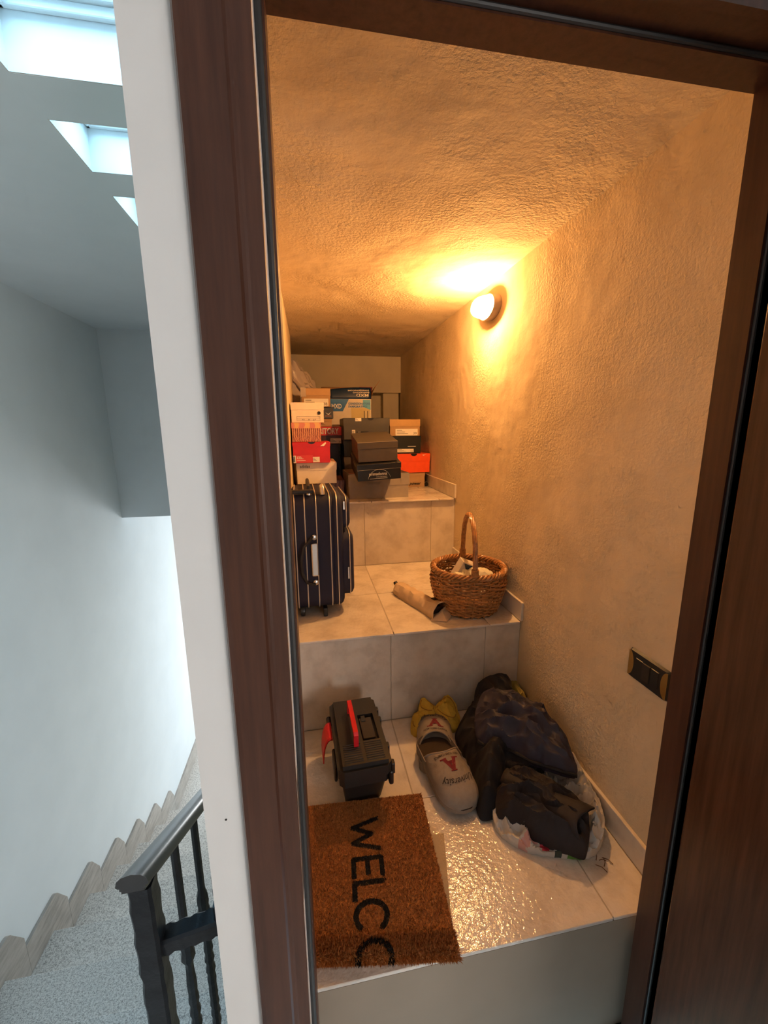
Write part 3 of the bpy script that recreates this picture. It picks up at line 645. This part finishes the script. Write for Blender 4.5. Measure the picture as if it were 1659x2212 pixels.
# side handle
hd = MB().rbox(-.032, -.004, -.020, -.008, .185, .318, .005).build('side_handle', m_chrome, sc_)
MB().tube([(-.024, -.003, .345), (-.032, -.016, .335), (-.058, -.030, .310), (-.070, -.034, .260), (-.068, -.034, .205), (-.052, -.028, .165), (-.030, -.014, .150), (-.018, -.003, .150)], .0055, 8).build('handle_strap', m_strap, hd, True)
for zz in (.340, .155): MB().lathe([(.011, 0), (.011, -.006), (.008, -.008)], (-.018, -.001, zz), 18, 'y').build('rivet', m_chrome, hd, True)
# top handle
th_ = MB().tube([(-.03, .07, SZ1), (-.03, .075, SZ1+.022), (-.03, .14, SZ1+.030), (-.03, .27, SZ1+.030), (-.03, .33, SZ1+.022), (-.03, .335, SZ1)], .007, 8).build('top_handle', m_strap, sc_, True)
MB().tube([(.022, .035, SZ1-.004), (.022, .04, SZ1+.020), (.022, .055, SZ1+.028), (.022, .075, SZ1+.024), (.022, .08, SZ1-.002)], .010, 10).build('buckle', m_chrome, th_, True)
MB().lathe([(.012, 0), (.012, .010), (.006, .014)], (-.030, .045, SZ1-.004), 16, 'z').build('rivet', m_chrome, th_, True)
tg = MB().rbox(-.095, -.012, .02, .05, SZ1+.004, SZ1+.018, .004).build('luggage_strap', m_strap, sc_)
MB().rbox(.008, .026, .006, .055, 0, .036, .004).build('foot', m_blk, sc_)
MB().rbox(.008, .026, .33, .375, 0, .036, .004).build('foot', m_blk, sc_)
for yy in (.035, .35): MB().lathe([(.010, -.085), (.0235, -.082), (.0245, -.075), (.0235, -.066), (.010, -.063)], (0, yy, .0245), 20, 'x').build('wheel', m_blk, sc_, True)

# ------------------------------------------------------------------ basket
bk = thing('wicker_basket', 'brown wicker basket with a tall hoop handle on the middle step', 'basket', (-.166, .912, L2))
m_wick = simple('wicker', (.40, .185, .065), .42, var=.35, scale=60, bump=.3, bscale=200, coat=.15)
def brad(t):  # radius up the side
    return .122+.034*math.sin(min(1, t*1.15)*math.pi/2)-(.012*max(0, t-.75)/.25)
BH = .172; NST = 30; wv = MB()
rows = 23
for k in range(rows):
    t = (k+.5)/rows; z = .006+BH*t; r0 = brad(t); thin = t < .52
    st = 3.0; N = NST*6
    pts = []
    for i in range(N):
        a = 2*math.pi*i/N
        ph = (k % 2)*math.pi
        pts.append(((r0+.0046*math.sin(NST/2*a+ph))*math.cos(a), (r0+.0046*math.sin(NST/2*a+ph))*math.sin(a), z+(0 if thin else .0016*math.sin(NST/3*a+k*2.1))))
    wv.tube(pts, .0034 if thin else .0041, 5, True)
for j in range(NST):
    a = 2*math.pi*(j+.5)/NST
    wv.tube([(brad(t)*math.cos(a), brad(t)*math.sin(a), .002+BH*t*1.02) for t in [q/10 for q in range(11)]], .0030, 6)
o = wv.build('weave', m_wick, bk, True); o['kind'] = 'stuff'
MB().lathe([(.001, .003), (.118, .003), (.122, .006), (.122, .010), (.001, .010)], (0, 0, 0), 40).build('base', m_wick, bk, True)
rim = MB(); RR = brad(1)+.003
for s in range(4):
    rim.tube([((RR+.0088*math.cos(13*a+s*math.pi/2))*math.cos(a), (RR+.0088*math.cos(13*a+s*math.pi/2))*math.sin(a), BH+.008+.0088*math.sin(13*a+s*math.pi/2)) for a in [2*math.pi*i/240 for i in range(240)]], .0052, 6, True)
o = rim.build('braided_rim', m_wick, bk, True); o['kind'] = 'stuff'
hd = MB(); N = 90
def hoop(t):  # t 0..1 across, plane turned slightly
    a = math.pi*t; yy = -math.cos(a)*(RR-.002); zz = BH-.030+.262*math.sin(a)**.62
    return Vector((yy*.20, yy*.98, zz))
for s in range(5):
    pts = []
    for i in range(N+1):
        t = .02+.96*i/N; p = hoop(t); q = (hoop(min(1, t+.01))-hoop(max(0, t-.01))).normalized(); n1 = Vector((1, 0, 0)); n1 = (n1-q*n1.dot(q)).normalized(); n2 = q.cross(n1)
        a = 14*t+s*2*math.pi/5; pts.append(p+n1*math.cos(a)*.0058+n2*math.sin(a)*.0058)
    hd.tube(pts, .0046, 6)
hd.build('handle', m_wick, bk, True)
for s in (-1, 1):
    bd = MB()
    for q in range(6): bd.tube([(s*RR*.20+.0125*math.cos(a), s*(RR-.004)+.0115*math.sin(a), BH+.018+.005*q) for a in [2*math.pi*i/14 for i in range(14)]], .0030, 5, True)
    o = bd.build('handle_binding', m_wick, bk, True); o['kind'] = 'stuff'
# things in the basket
kb = thing('paper_box', 'white card box with dark triangle standing in the basket', 'box', (-.222, .925, L2+.094), (R(14), R(24), R(8)))
MB().rbox(-.035, .035, -.022, .022, 0, .125, .0015, 1).build('body', m_cwhite, kb)
MB().prism([(-.030, .120), (.030, .120), (.030, .055)], -.0228, -.0221, 'y').build('print', mc['dblue'], kb)
MB().lathe([(.009, -.0230), (.009, -.0222)], (-.016, 0, .050), 18, 'y').build('print', mc['dblue'], kb)
def lump(name, label, cat, loc, size, mat, seed, amp=.012, sc=28, nn=(26, 40), floor=0):
    P = []
    for i in range(nn[0]+1):
        th = i/nn[0]*math.pi; row = []
        for j in range(nn[1]):
            ph = j/nn[1]*2*math.pi; d = Vector((math.sin(th)*math.cos(ph), math.sin(th)*math.sin(ph), math.cos(th)))
            p = Vector((d.x*size[0], d.y*size[1], d.z*size[2]+size[2])); sd = Vector((seed, seed*2.1, 0))
            p += d*(amp*((1-2*abs(noise.noise(p*sc+sd)))*.8+noise.noise(p*sc*2.4+sd)*.5)); p.z = max(p.z, floor); row.append(p)
        P.append(row+[row[0]])
    o = MB().grid(P).build(name, mat, None, True, loc=loc); return tag(o, label, cat)
lump('cloth', 'crumpled cream cloth lying in the wicker basket', 'cloth', (-.160, .865, L2+.112), (.080, .066, .034), simple('cream_cloth', (.66, .62, .48), .85), 3, .014, 30)

# ------------------------------------------------------------------ paper parcel beside the basket
pc = thing('paper_parcel', 'crumpled brown paper sleeve lying beside the basket', 'parcel', (-.362, .975, L2), (0, 0, R(21)))
m_kp = simple('brown_paper', (.60, .46, .31), .7, var=.10, scale=30, bump=.3, bscale=60)
P = []
prof4 = [(-1, 0), (-.95, .55), (-.5, .95), (0, 1.0), (.55, .93), (.97, .5), (1, 0), (.5, -.0), (0, 0), (-.5, 0)]
for i in range(25):
    t = i/24; y = -.155+.31*t; wdt = .040*(1+.25*max(0, .25-t)*4*.6-.12*max(0, t-.8)*5); hgt = .050*(1+.35*max(0, .2-t)*5)
    row = []
    for a, b in prof4:
        p = Vector((a*wdt, y, b*hgt+.0015)); k = noise.noise(p*38)*.006 if b > 0 else 0
        row.append((p.x+k, p.y+noise.noise(p*25+Vector((9, 0, 0)))*.008*(1 if i in (0, 24) else .4), p.z+k))
    P.append(row+[row[0]])
o = MB().grid(P).build('sleeve', m_kp, pc, True); s_ = o.modifiers.new('thickness', 'SOLIDIFY'); s_.thickness = .0015; s_.offset = -1
MB().rbox(-.028, .024, -.12, .145, .004, .034, .003).build('inner_tube', simple('dark_inside', (.10, .05, .03), .8), pc)
MB().tube([(-.012, .150, .030), (-.010, .176, .046)], .010, 10).build('bottle_tip', m_blk, pc, True)
MB().add([(-.055, -.15, .0), (-.01, -.20, .004), (.035, -.175, .003), (.050, -.135, .030), (.044, -.150, .055), (0, -.160, .03)], [(0, 1, 5), (1, 2, 5), (2, 3, 5), (3, 4, 5), (0, 5, 4)]).build('open_end', m_kp, pc)
bs = MB()
for j in range(9): bs.box(.004+.003*j, .004+.003*j+.0012*(1+j % 2), -.10, -.075, .0530, .0538)
bs.build('barcode', m_inkb, pc)

# ------------------------------------------------------------------ toolbox
tb = thing('toolbox', 'black plastic toolbox with red handle beside the doormat', 'toolbox', (-.690, .505, 0), (0, 0, R(2.3)))
m_tb = simple('toolbox_plastic', (.017, .014, .012), .42, bump=.12, bscale=350); m_red = simple('red_plastic', (.62, .012, .018), .38)
HW, HL = .079, .156
def taper(mb, a, za, b, zb):
    (ax, ay), (bx, by) = a, b
    return mb.add([(-ax, -ay, za), (ax, -ay, za), (ax, ay, za), (-ax, ay, za), (-bx, -by, zb), (bx, -by, zb), (bx, by, zb), (-bx, by, zb)], [(0, 3, 2, 1), (4, 5, 6, 7), (0, 1, 5, 4), (1, 2, 6, 5), (2, 3, 7, 6), (3, 0, 4, 7)])
body = taper(MB(), (HW-.024, HL-.066), .0005, (HW-.011, HL-.028), .112).build('body', m_tb, tb)
bv = body.modifiers.new('round', 'BEVEL'); bv.width = .008; bv.segments = 3
def oct_(hx, hy, c): return [(-hx+c, -hy), (hx-c, -hy), (hx, -hy+c), (hx, hy-c), (hx-c, hy), (-hx+c, hy), (-hx, hy-c), (-hx, -hy+c)]
MB().prism(oct_(HW-.004, HL-.012, .014), .112, .146, 'z').build('rim', m_tb, tb)
ld = MB().prism(oct_(HW, HL, .016), .146, .176, 'z').build('lid', m_tb, tb)
# raised top panel around the tray well
x0, x1, y0, y1 = -.066, .068, -.148, .140
wx0, wx1, wy0, wy1 = .006, .058, -.062, .056
L = MB(); L.box(x0, wx0, y0, y1, .176, .190).box(wx1, x1, y0, y1, .176, .190).box(wx0, wx1, y0, wy0, .176, .190).box(wx0, wx1, wy1, y1, .176, .190); L.build('lid_panel', m_tb, ld)
for q in range(9):
    yy = -.140+.0085*q
    for a, b in ((-.058, -.004), (.006, .060)): MB().rbox(a, b, yy, yy+.004, .1895, .1918, .0009, 1).build('rib', m_tb, ld)
tr_ = MB().rbox(wx0+.004, wx1-.008, wy0+.014, wy1-.010, .177, .186, .003).build('tray_lid', simple('smoky_plastic', (.05, .042, .036), .25), ld)
MB().rbox(wx0+.010, wx0+.024, wy1-.030, wy1-.004, .186, .189, .001).build('tray_tab', m_tb, tr_)
MB().box(wx0+.008, wx1-.020, wy0+.002, wy0+.010, .1762, .1765).build('slot', mc['black'], tr_)
# red carrying handle, standing up
hh = MB(); hp = [(-.083, .190), (-.083, .228), (-.076, .236), (.076, .236), (.083, .228), (.083, .190), (.070, .190), (.066, .222), (-.066, .222), (-.070, .190)]
hh.prism([(y, z) for y, z in hp], -.024, -.010, 'x').build('handle', m_red, tb)
# red latch flipped open on the left, black catches on the right
lt = MB(); P = []
for i in range(7):
    a = i/6; P.append([(-HW-.002-.034*math.sin(a*1.5), yy, .160-.085*a*a+.006*math.sin(a*3)) for yy in [-.0+.010*j for j in range(9)]])
o = lt.grid(P).build('latch', m_red, tb, True); o.modifiers.new('thickness', 'SOLIDIFY').thickness = .004
MB().tube([(-HW-.006, .082, .150), (-HW-.006, .112, .150)], .009, 10).build('latch_hinge', m_tb, tb, True)
for yy in (-.135, -.065, .055, .105): MB().rbox(HW-.002, HW+.009, yy-.010, yy+.010, .132, .168, .003).build('catch', m_tb, tb)
MB().rbox(-HW-.008, -HW+.002, -.10, -.02, .095, .146, .005).build('side_flange', m_tb, tb)
MB().rbox(HW-.010, HW+.004, -.150, -.120, .10, .146, .005).build('side_flange', m_tb, tb)

# ------------------------------------------------------------------ doormat folded in half
dm = thing('doormat', 'rust brown coir WELCOME doormat folded under at the step edge', 'doormat', (-.512, .382, 0), (0, 0, R(180-3.4)))
# local: x = width towards the left of the picture, y = towards the hall
m_coir = simple('coir_mat', (.42, .17, .045), .9, var=.3, scale=120, bump=.8, bscale=420)
m_back = simple('mat_backing', (.42, .32, .20), .7, bump=.3, bscale=200)
MW, ML = .372, .366
def mlen(x): return .387-.034*x/MW
MB().add([(0, 0, .0155), (MW, 0, .0155), (MW, mlen(MW), .0155), (0, mlen(0), .0155), (0, 0, .0285), (MW, 0, .0285), (MW, mlen(MW), .0285), (0, mlen(0), .0285)], [(0, 3, 2, 1), (4, 5, 6, 7), (0, 1, 5, 4), (1, 2, 6, 5), (2, 3, 7, 6), (3, 0, 4, 7)]).build('upper_half', m_coir, dm)
MB().add([(-.040, .120, .001), (MW, .125, .001), (MW, .345, .001), (.005, .375, .001), (-.040, .120, .0135), (MW, .125, .0135), (MW, .345, .0135), (.005, .375, .0135)], [(0, 3, 2, 1), (4, 5, 6, 7), (0, 1, 5, 4), (1, 2, 6, 5), (2, 3, 7, 6), (3, 0, 4, 7)]).build('folded_half', m_back, dm)
P = [[(x, mlen(x)-.002+.0145*math.sin(R(a)), .0150+.0135*math.cos(R(a))) for a in range(0, 181, 12)] for x in (.003, MW)]
n = len(P[0]); MB().add(P[0]+P[1], [tuple(range(n-1, -1, -1)), tuple(range(n, 2*n))]+[(i, (i+1) % n, n+(i+1) % n, n+i) for i in range(n)]).build('fold', m_coir, dm)
# lettering strokes in (x across, y along) with x from letter foot to top: foot lies on the left of the picture
def lx(h): return .216-.072*h       # h 0 foot, 1 top
def stroke(pts): return [(lx(h), y) for h, y in pts]
W0, W1 = .066, .152
letters = [stroke([(1, W0), (0, W0+.021), (.75, (W0+W1)/2), (0, W1-.021), (1, W1)]),
  stroke([(1, .218), (1, .174), (0, .174), (0, .218)]), stroke([(.5, .174), (.5, .212)]),
  stroke([(1, .232), (0, .232), (0, .268)]),
  [(lx(.5)+.036*math.cos(R(a)), .304+.030*math.sin(R(a))) for a in range(-232, 53, 12)],
  [(lx(.5)+.036*math.cos(R(a)), .383+.030*math.sin(R(a))) for a in range(0, 361, 12)]]
random.seed(9)
fib = MB(); NF = 60000
for i in range(NF):
    x = random.random()*MW; ML = mlen(x); s = random.random()*(ML+.022)
    if random.random() < .10: s = ML-.03+random.random()*.052
    if s < ML: base = Vector((x, s, .0280)); nrm = Vector((0, 0, 1))
    else:
        a = (s-ML)/.0145; base = Vector((x, ML-.002+.0145*math.sin(a), .0150+.0135*math.cos(a))); nrm = Vector((0, math.sin(a), math.cos(a)))
    d = (nrm+Vector((random.uniform(-.45, .45), random.uniform(-.45, .45), random.uniform(-.2, .2)))).normalized()
    if x < .006: d.x -= .5
    L_ = random.uniform(.003, .0065)*(1.6 if s > ML-.03 else 1); sx = Vector((random.uniform(-1, 1), random.uniform(-1, 1), 0)).normalized()*.0010
    ink_ = 0
    for st_ in letters:
        if min(abs(s-p[1]) for p in st_) < .045 and any(segd((x, s), st_[q], st_[q+1]) < .0062 for q in range(len(st_)-1)): ink_ = 2; break
    fib.add([base-sx, base+sx, base+d*L_], [(0, 1, 2)], ink_ if ink_ else (i % 2))
m_f1 = simple('coir_fibre', (.50, .19, .045), .8, var=.35, scale=200); m_f2 = simple('coir_fibre_pale', (.38, .13, .030), .8, var=.35, scale=200); m_f3 = simple('coir_black', (.012, .009, .008), .9)
lt_ = MB()
for st_ in letters:
    for q in range(len(st_)-1):
        a, b = Vector((*st_[q], 0)), Vector((*st_[q+1], 0)); d = (b-a); nn_ = Vector((-d.y, d.x, 0)).normalized()*.0062; e_ = d.normalized()*.002
        pts = [a-nn_-e_, b-nn_+e_, b+nn_+e_, a+nn_-e_]
        if max(p.y for p in pts) < .352: lt_.add([(p.x, p.y, .0288+.0001*q/10) for p in pts], [(0, 1, 2, 3)])
o = lt_.build('lettering', m_f3, dm); o['label'] = 'black WELCOME lettering'
me = fib.mesh('pile', [m_f1, m_f2, m_f3]); o = bpy.data.objects.new('pile', me); COL.objects.link(o); o.parent = dm; o['kind'] = 'stuff'; o['label'] = 'coir pile with black WELCOME lettering'

# ------------------------------------------------------------------ slippers
m_felt = simple('grey_felt', (.27, .225, .185), .95, var=.08, scale=60, bump=.5, bscale=400); m_ins = simple('dark_lining', (.045, .028, .018), .95, bump=.5, bscale=300); m_sole = simple('felt_sole', (.24, .19, .15), .9)
m_crim = ink('crimson_print', (.15, .006, .016), .8); m_scr = ink('script_print', (.030, .020, .020), .8)
SLN = .285
def hwid(s):  # half width along the slipper, s=0 toe .. 1 heel
    return .066*(1-abs(1-min(s, .26)/.26)**2.2)**(1/2.1)*(1-.12*max(0, s-.35)) if s < .86 else .066*.939*math.sqrt(max(0, 1-((s-.86)/.14)**2))
def vh(s): return .056*(1-abs(1-min(s, .55)/.55)**2.2)**.60+.002
def vtop(x, s):
    hw = max(hwid(s), 1e-4); k = max(0, 1-min(1, abs(x)/hw)**2.6); return .014+vh(s)*k**.55
def make_slipper(loc, rot, label):
    t = thing('slipper', label, 'slipper', loc, rot, 'pair of grey felt slippers')
    out = [(hwid(s), s) for s in [.004+.996*i/36 for i in range(37)]]
    poly = [(a, -s*SLN) for a, s in out]+[(-a, -s*SLN) for a, s in reversed(out)]
    MB().prism(poly, .0005, .013, 'z').build('sole', m_sole, t)
    MB().prism([(a*.93, b) for a, b in poly], .013, .0155, 'z').build('insole', m_ins, t)
    P = []; nt_ = 28
    for j in range(nt_+1):
        c = -1+2*j/nt_; row = []
        cc = math.sin(c*math.pi/2)
        smax = .68-.12*(1-abs(cc)**2)
        for i in range(27):
            s = .0004+(smax-.0004)*(i/26)**1.15; x = cc*hwid(s)
            row.append((x, -s*SLN, (vtop(x*.999, s) if abs(cc) < .999 else .010) if i else .003))
        P.append(row)
    v = MB().grid(P).build('upper', m_felt, t, True); so = v.modifiers.new('thickness', 'SOLIDIFY'); so.thickness = .005; so.offset = -1
    sub = v.modifiers.new('smooth', 'SUBSURF'); sub.levels = sub.render_levels = 1
    tube_pts = [(P[j][-1][0], P[j][-1][1], P[j][-1][2]-.001) for j in range(1, nt_)]
    MB().tube(tube_pts, .0032, 6).build('edge_binding', m_felt, t, True)
    # heel lining and low wall
    P = []
    for j in range(25):
        a = -1+2*j/24; s = 1-.42*abs(a)**1.5; x = hwid(min(s, .999))*(1 if a > 0 else -1)
        P.append([(x*(1+0), -s*SLN-.0, .008), (x*1.02, -s*SLN, .030+.012*abs(a)), (x*.98, -s*SLN, .031+.012*abs(a)), (x*.93, -s*SLN*.992, .014)])
    MB().grid(P).build('heel_wall', m_felt, t, True)
    def on(u0, u1, s0, s1, arc=0): return lambda u, vv: (lambda x, s: (x, -s*SLN, vtop(x, s)+.0016))(u0+u*(u1-u0), s0+vv*(s1-s0)+arc*(2*u-1)**2)
    lettering('University', t, m_scr, on(-.050, .050, .255, .165, .060), shear=.35, name='script_lettering')
    lettering('A', t, m_crim, on(-.024, .024, .470, .310), bold=.045, name='emblem')
    MB().add([(x, -s*SLN, vtop(x, s)+.0016) for x, s in [(-.030, .474), (-.009, .474), (-.009, .458), (-.030, .458), (.009, .474), (.030, .474), (.030, .458), (.009, .458), (-.010, .322), (.010, .322), (.010, .308), (-.010, .308)]], [(0, 1, 2, 3), (4, 5, 6, 7), (8, 9, 10, 11)]).build('emblem_serifs', m_crim, t)
    lettering('NEW YORK CAMPUS', t, m_scr, on(-.042, .042, .535, .502), bold=.01)
    return t
make_slipper((-.393, .302, .016), (R(-3), R(0), R(187)), 'grey felt slipper with its toe towards the doormat')
make_slipper((-.370, .728, .002), (R(-1), R(0), R(-13)), 'grey felt slipper with its toe against the yellow cloth')

# ------------------------------------------------------------------ clothes, plastic bag, yellow cloths
def drape(name, label, cat, outline, center, zc, mat, folds=(), namp=.010, nsc=14, p=2.2, seed=0, n=132, m=34, floor=.001, paint=None, mats=None, drop=True, ang=-45, st=.4):
    o_ = spline(outline, n); c = Vector(center); mb = MB(); P = []
    sd = Vector((seed*3.7, seed*1.3, seed)); ca, sa = math.cos(R(ang)), math.sin(R(ang))
    for j in range(n):
        e = o_[j]; row = []
        for i in range(m+1):
            t = i/m; x = c.x+(e.x-c.x)*t; y = c.y+(e.y-c.y)*t
            z = zc+(e.z-zc)*t**p
            q = Vector((x, y, 0)); q2 = Vector(((x*ca+y*sa)*st, -x*sa+y*ca, 0))
            for (a, b, amp, wd) in folds: z += amp*math.exp(-(segd((x, y), a, b)/wd)**2)
            z += namp*((1-abs(noise.noise(q2*nsc+sd)))**5*2.0-.8+((1-abs(noise.noise(q2*nsc*1.9-sd)))**6)*.9+noise.noise(q*nsc*.8+sd)*.8)*min(1, (1-t)*6+.25)
            wob = .004*noise.noise(Vector((x*60, y*60, seed)))*t
            row.append((x+wob, y+wob, max(z, floor+.002)))
        if drop:
            x, y, z = row[-1]; k = .985
            row.append((c.x+(x-c.x)*1.004, c.y+(y-c.y)*1.004, max(floor+.001, z*.55+floor*.45)))
            row.append((c.x+(x-c.x)*k, c.y+(y-c.y)*k, floor)); row.append((c.x, c.y, floor))
        P.append(row)
    mb.grid(P, closed_u=True)
    if paint:
        for k, f in enumerate(mb.f):
            ctr = sum((Vector(mb.v[i]) for i in f), Vector())/len(f)
            for (px, py, rx, ry, mi) in paint:
                if ((ctr.x-px)/rx)**2+((ctr.y-py)/ry)**2 < 1: mb.m[k] = mi
    o = mb.build(name, mats or mat, None, True); return tag(o, label, cat)
m_bag = plastic_film('white_bag_film', (.72, .68, .62), .25, .32)
m_bred = plastic_film('bag_red_print', (.70, .05, .08), .2, .3); m_bgreen = plastic_film('bag_green_print', (.14, .34, .05), .2, .3); m_bblack = plastic_film('bag_dark_print', (.03, .05, .04), .1, .3); m_bpink = plastic_film('bag_pink_print', (.72, .40, .36), .2, .3)
drape('carrier_bag', 'white plastic carrier bag with red and green print under the dark trousers', 'bag',
  [(-.313, .301, .030), (-.326, .240, .020), (-.282, .182, .020), (-.187, .142, .022), (-.110, .130, .03), (-.055, .160, .05), (-.020, .227, .065), (-.014, .330, .075), (-.016, .420, .095), (-.10, .470, .09), (-.22, .42, .05)],
  (-.17, .29), .030, m_bag, [((-.30, .22), (-.19, .165), .012, .012), ((-.06, .19), (-.02, .36), .020, .014), ((-.12, .15), (-.06, .18), .015, .012), ((-.03, .30), (-.03, .44), .02, .02)], .017, 34, 2.6, 2, 190, 50,
  paint=[(-.262, .185, .030, .010, 4), (-.225, .170, .016, .011, 1), (-.185, .160, .012, .008, 1), (-.150, .140, .024, .015, 2), (-.198, .146, .010, .006, 3)], mats=[m_bag, m_bred, m_bgreen, m_bblack, m_bpink])
m_navyc = simple('purple_navy_cloth', (.024, .019, .036), .55, bump=.25, bscale=500); m_brownc = simple('dark_brown_cloth', (.014, .009, .011), .7, bump=.3, bscale=500); m_blackc = simple('black_cloth', (.005, .004, .007), .8, bump=.3, bscale=400)
drape('trousers', 'dark brown trousers stuffed into the white carrier bag', 'clothing',
  [(-.263, .355, .075), (-.197, .350, .10), (-.137, .272, .11), (-.098, .210, .105), (-.100, .170, .095), (-.138, .118, .065), (-.173, .133, .06), (-.244, .181, .055), (-.276, .222, .055), (-.318, .258, .05), (-.298, .315, .06)],
  (-.195, .235), .115, m_brownc, [((-.28, .31), (-.20, .24), .010, .012), ((-.25, .26), (-.16, .15), -.018, .010), ((-.20, .34), (-.11, .21), -.012, .010), ((-.29, .25), (-.18, .155), .010, .009)], .010, 30, 3.0, 5, floor=.02)
tl_ = bpy.data.objects['trousers']; P = []
for i in range(19):
    t = i/18; c_ = Vector((-.262, .338, .088)).lerp(Vector((-.118, .158, .086)), t); r_ = .026+.022*t
    ax = Vector((.62, -.78, 0)); u_ = Vector((.78, .62, 0)); row = []
    for j in range(28):
        a = 2*math.pi*j/28; k = 1+.10*noise.noise(Vector((math.cos(a)*1.6, math.sin(a)*1.6, t*4)))+.06*math.sin(3*a+t*5)
        row.append(c_+u_*math.cos(a)*r_*1.05*k+Vector((0, 0, 1))*math.sin(a)*r_*.80*k+ax*(.012*math.sin(2*a)*t))
    P.append(row+[row[0]])
o = MB().grid(P).build('trouser_leg', m_brownc, tl_, True); q_ = o.modifiers.new('thickness', 'SOLIDIFY'); q_.thickness = .003; q_.offset = -1
dk = drape('dark_trousers', 'black crumpled trousers under the purple jacket', 'clothing',
  [(-.318, .610, .02), (-.270, .645, .07), (-.207, .682, .11), (-.165, .690, .15), (-.095, .650, .16), (-.05, .56, .13), (-.06, .42, .12), (-.165, .335, .09), (-.240, .355, .06), (-.300, .285, .022), (-.360, .292, .012), (-.325, .42, .015), (-.318, .49, .025), (-.325, .566, .03)],
  (-.20, .50), .15, m_blackc, [((-.30, .58), (-.18, .64), .02, .02), ((-.28, .50), (-.16, .38), .02, .02), ((-.33, .31), (-.27, .40), .018, .018)], .012, 18, 2.2, 7)
jk = drape('jacket', 'purple-navy jacket draped over the clothes by the right wall', 'clothing',
  [(-.262, .560, .155), (-.205, .610, .185), (-.125, .585, .19), (-.060, .500, .18), (-.036, .400, .165), (-.046, .330, .15), (-.068, .272, .125), (-.119, .300, .13), (-.171, .340, .128), (-.216, .400, .125), (-.285, .445, .115), (-.290, .50, .13)],
  (-.150, .440), .212, m_navyc, [((-.25, .54), (-.07, .37), .014, .009), ((-.23, .50), (-.10, .36), -.014, .007), ((-.27, .46), (-.17, .37), .012, .008), ((-.20, .59), (-.05, .44), -.012, .007), ((-.15, .50), (-.12, .38), .008, .006), ((-.13, .56), (-.06, .47), .010, .007)], .010, 24, 2.4, 11, floor=.105)
MB().tube([(-.300+.0, .455, .118), (-.285, .444, .112), (-.216, .398, .120), (-.171, .336, .123), (-.119, .296, .125), (-.068, .268, .120)], .006, 8).build('hem', m_blackc, jk, True)
cl = drape('folded_cloth', 'black folded cloth at the back of the pile against the step', 'clothing', [(-.225, .66, .10), (-.19, .715, .14), (-.13, .725, .165), (-.085, .705, .175), (-.085, .64, .17), (-.13, .60, .165), (-.20, .61, .13)], (-.145, .665), .185, m_blackc, [((-.2, .66), (-.1, .66), .012, .02)], .008, 22, 2.5, 17)
m_yel = simple('yellow_cloth', (.60, .39, .045), .85, var=.10, scale=40, bump=.4, bscale=300); m_yline = simple('ochre_stitch', (.32, .17, .025), .9)
yc_ = thing('yellow_cloth', 'yellow quilted cloth crumpled behind the slippers', 'cloth', (0, 0, 0))
def ypanel(pts, zc, c, seed):
    o = drape('panel', '', '', pts, c, zc, m_yel, [], .010, 34, 2.0, seed, 90, 20); del o['label']; del o['category']; o.parent = yc_
    e = spline([(a, b, z+.004) for a, b, z in pts], 60)
    MB().tube([((p.x-c[0])*.72+c[0], (p.y-c[1])*.72+c[1], zc+(p.z-zc)*.5+.006) for p in e], .0016, 5, True).build('seam', m_yline, o, True)
ypanel([(-.472, .655, .010), (-.466, .70, .016), (-.440, .728, .03), (-.420, .722, .04), (-.405, .690, .05), (-.410, .655, .04), (-.440, .636, .01)], .045, (-.435, .68), 1)
ypanel([(-.428, .705, .05), (-.420, .740, .075), (-.400, .745, .080), (-.375, .728, .06), (-.360, .705, .05), (-.385, .675, .05)], .080, (-.40, .715), 2)
ypanel([(-.375, .690, .045), (-.360, .725, .05), (-.335, .738, .07), (-.300, .746, .080), (-.280, .715, .065), (-.278, .67, .03), (-.300, .640, .015), (-.34, .645, .03)], .078, (-.325, .70), 3)
drape('olive_cloth', 'olive yellow cloth end in the corner behind the clothes pile', 'cloth', [(-.078, .640, .10), (-.070, .700, .11), (-.048, .738, .115), (-.022, .735, .11), (-.018, .69, .105), (-.022, .63, .10), (-.05, .615, .10)], (-.048, .68), .135, simple('olive_cloth', (.28, .22, .045), .85), [], .01, 30, 2.0, 23)
# dry crumbs and twigs
random.seed(3)
for i in range(5):
    a = random.uniform(0, math.pi); x, y = -.085+random.uniform(-.018, .018), .118+random.uniform(-.014, .014); L_ = random.uniform(.008, .016)
    tag(MB().tube([(x-L_*math.cos(a), y-L_*math.sin(a), .0022), (x, y, .0035), (x+L_*math.cos(a+.5), y+L_*math.sin(a+.5), .0022)], .0010, 5).build('twig', simple('dry_twig', (.16, .08, .035), .9)), 'dry twig scrap on the floor by the carrier bag', 'twig', 'twig scraps beside the carrier bag')
bpy.context.view_layer.update()
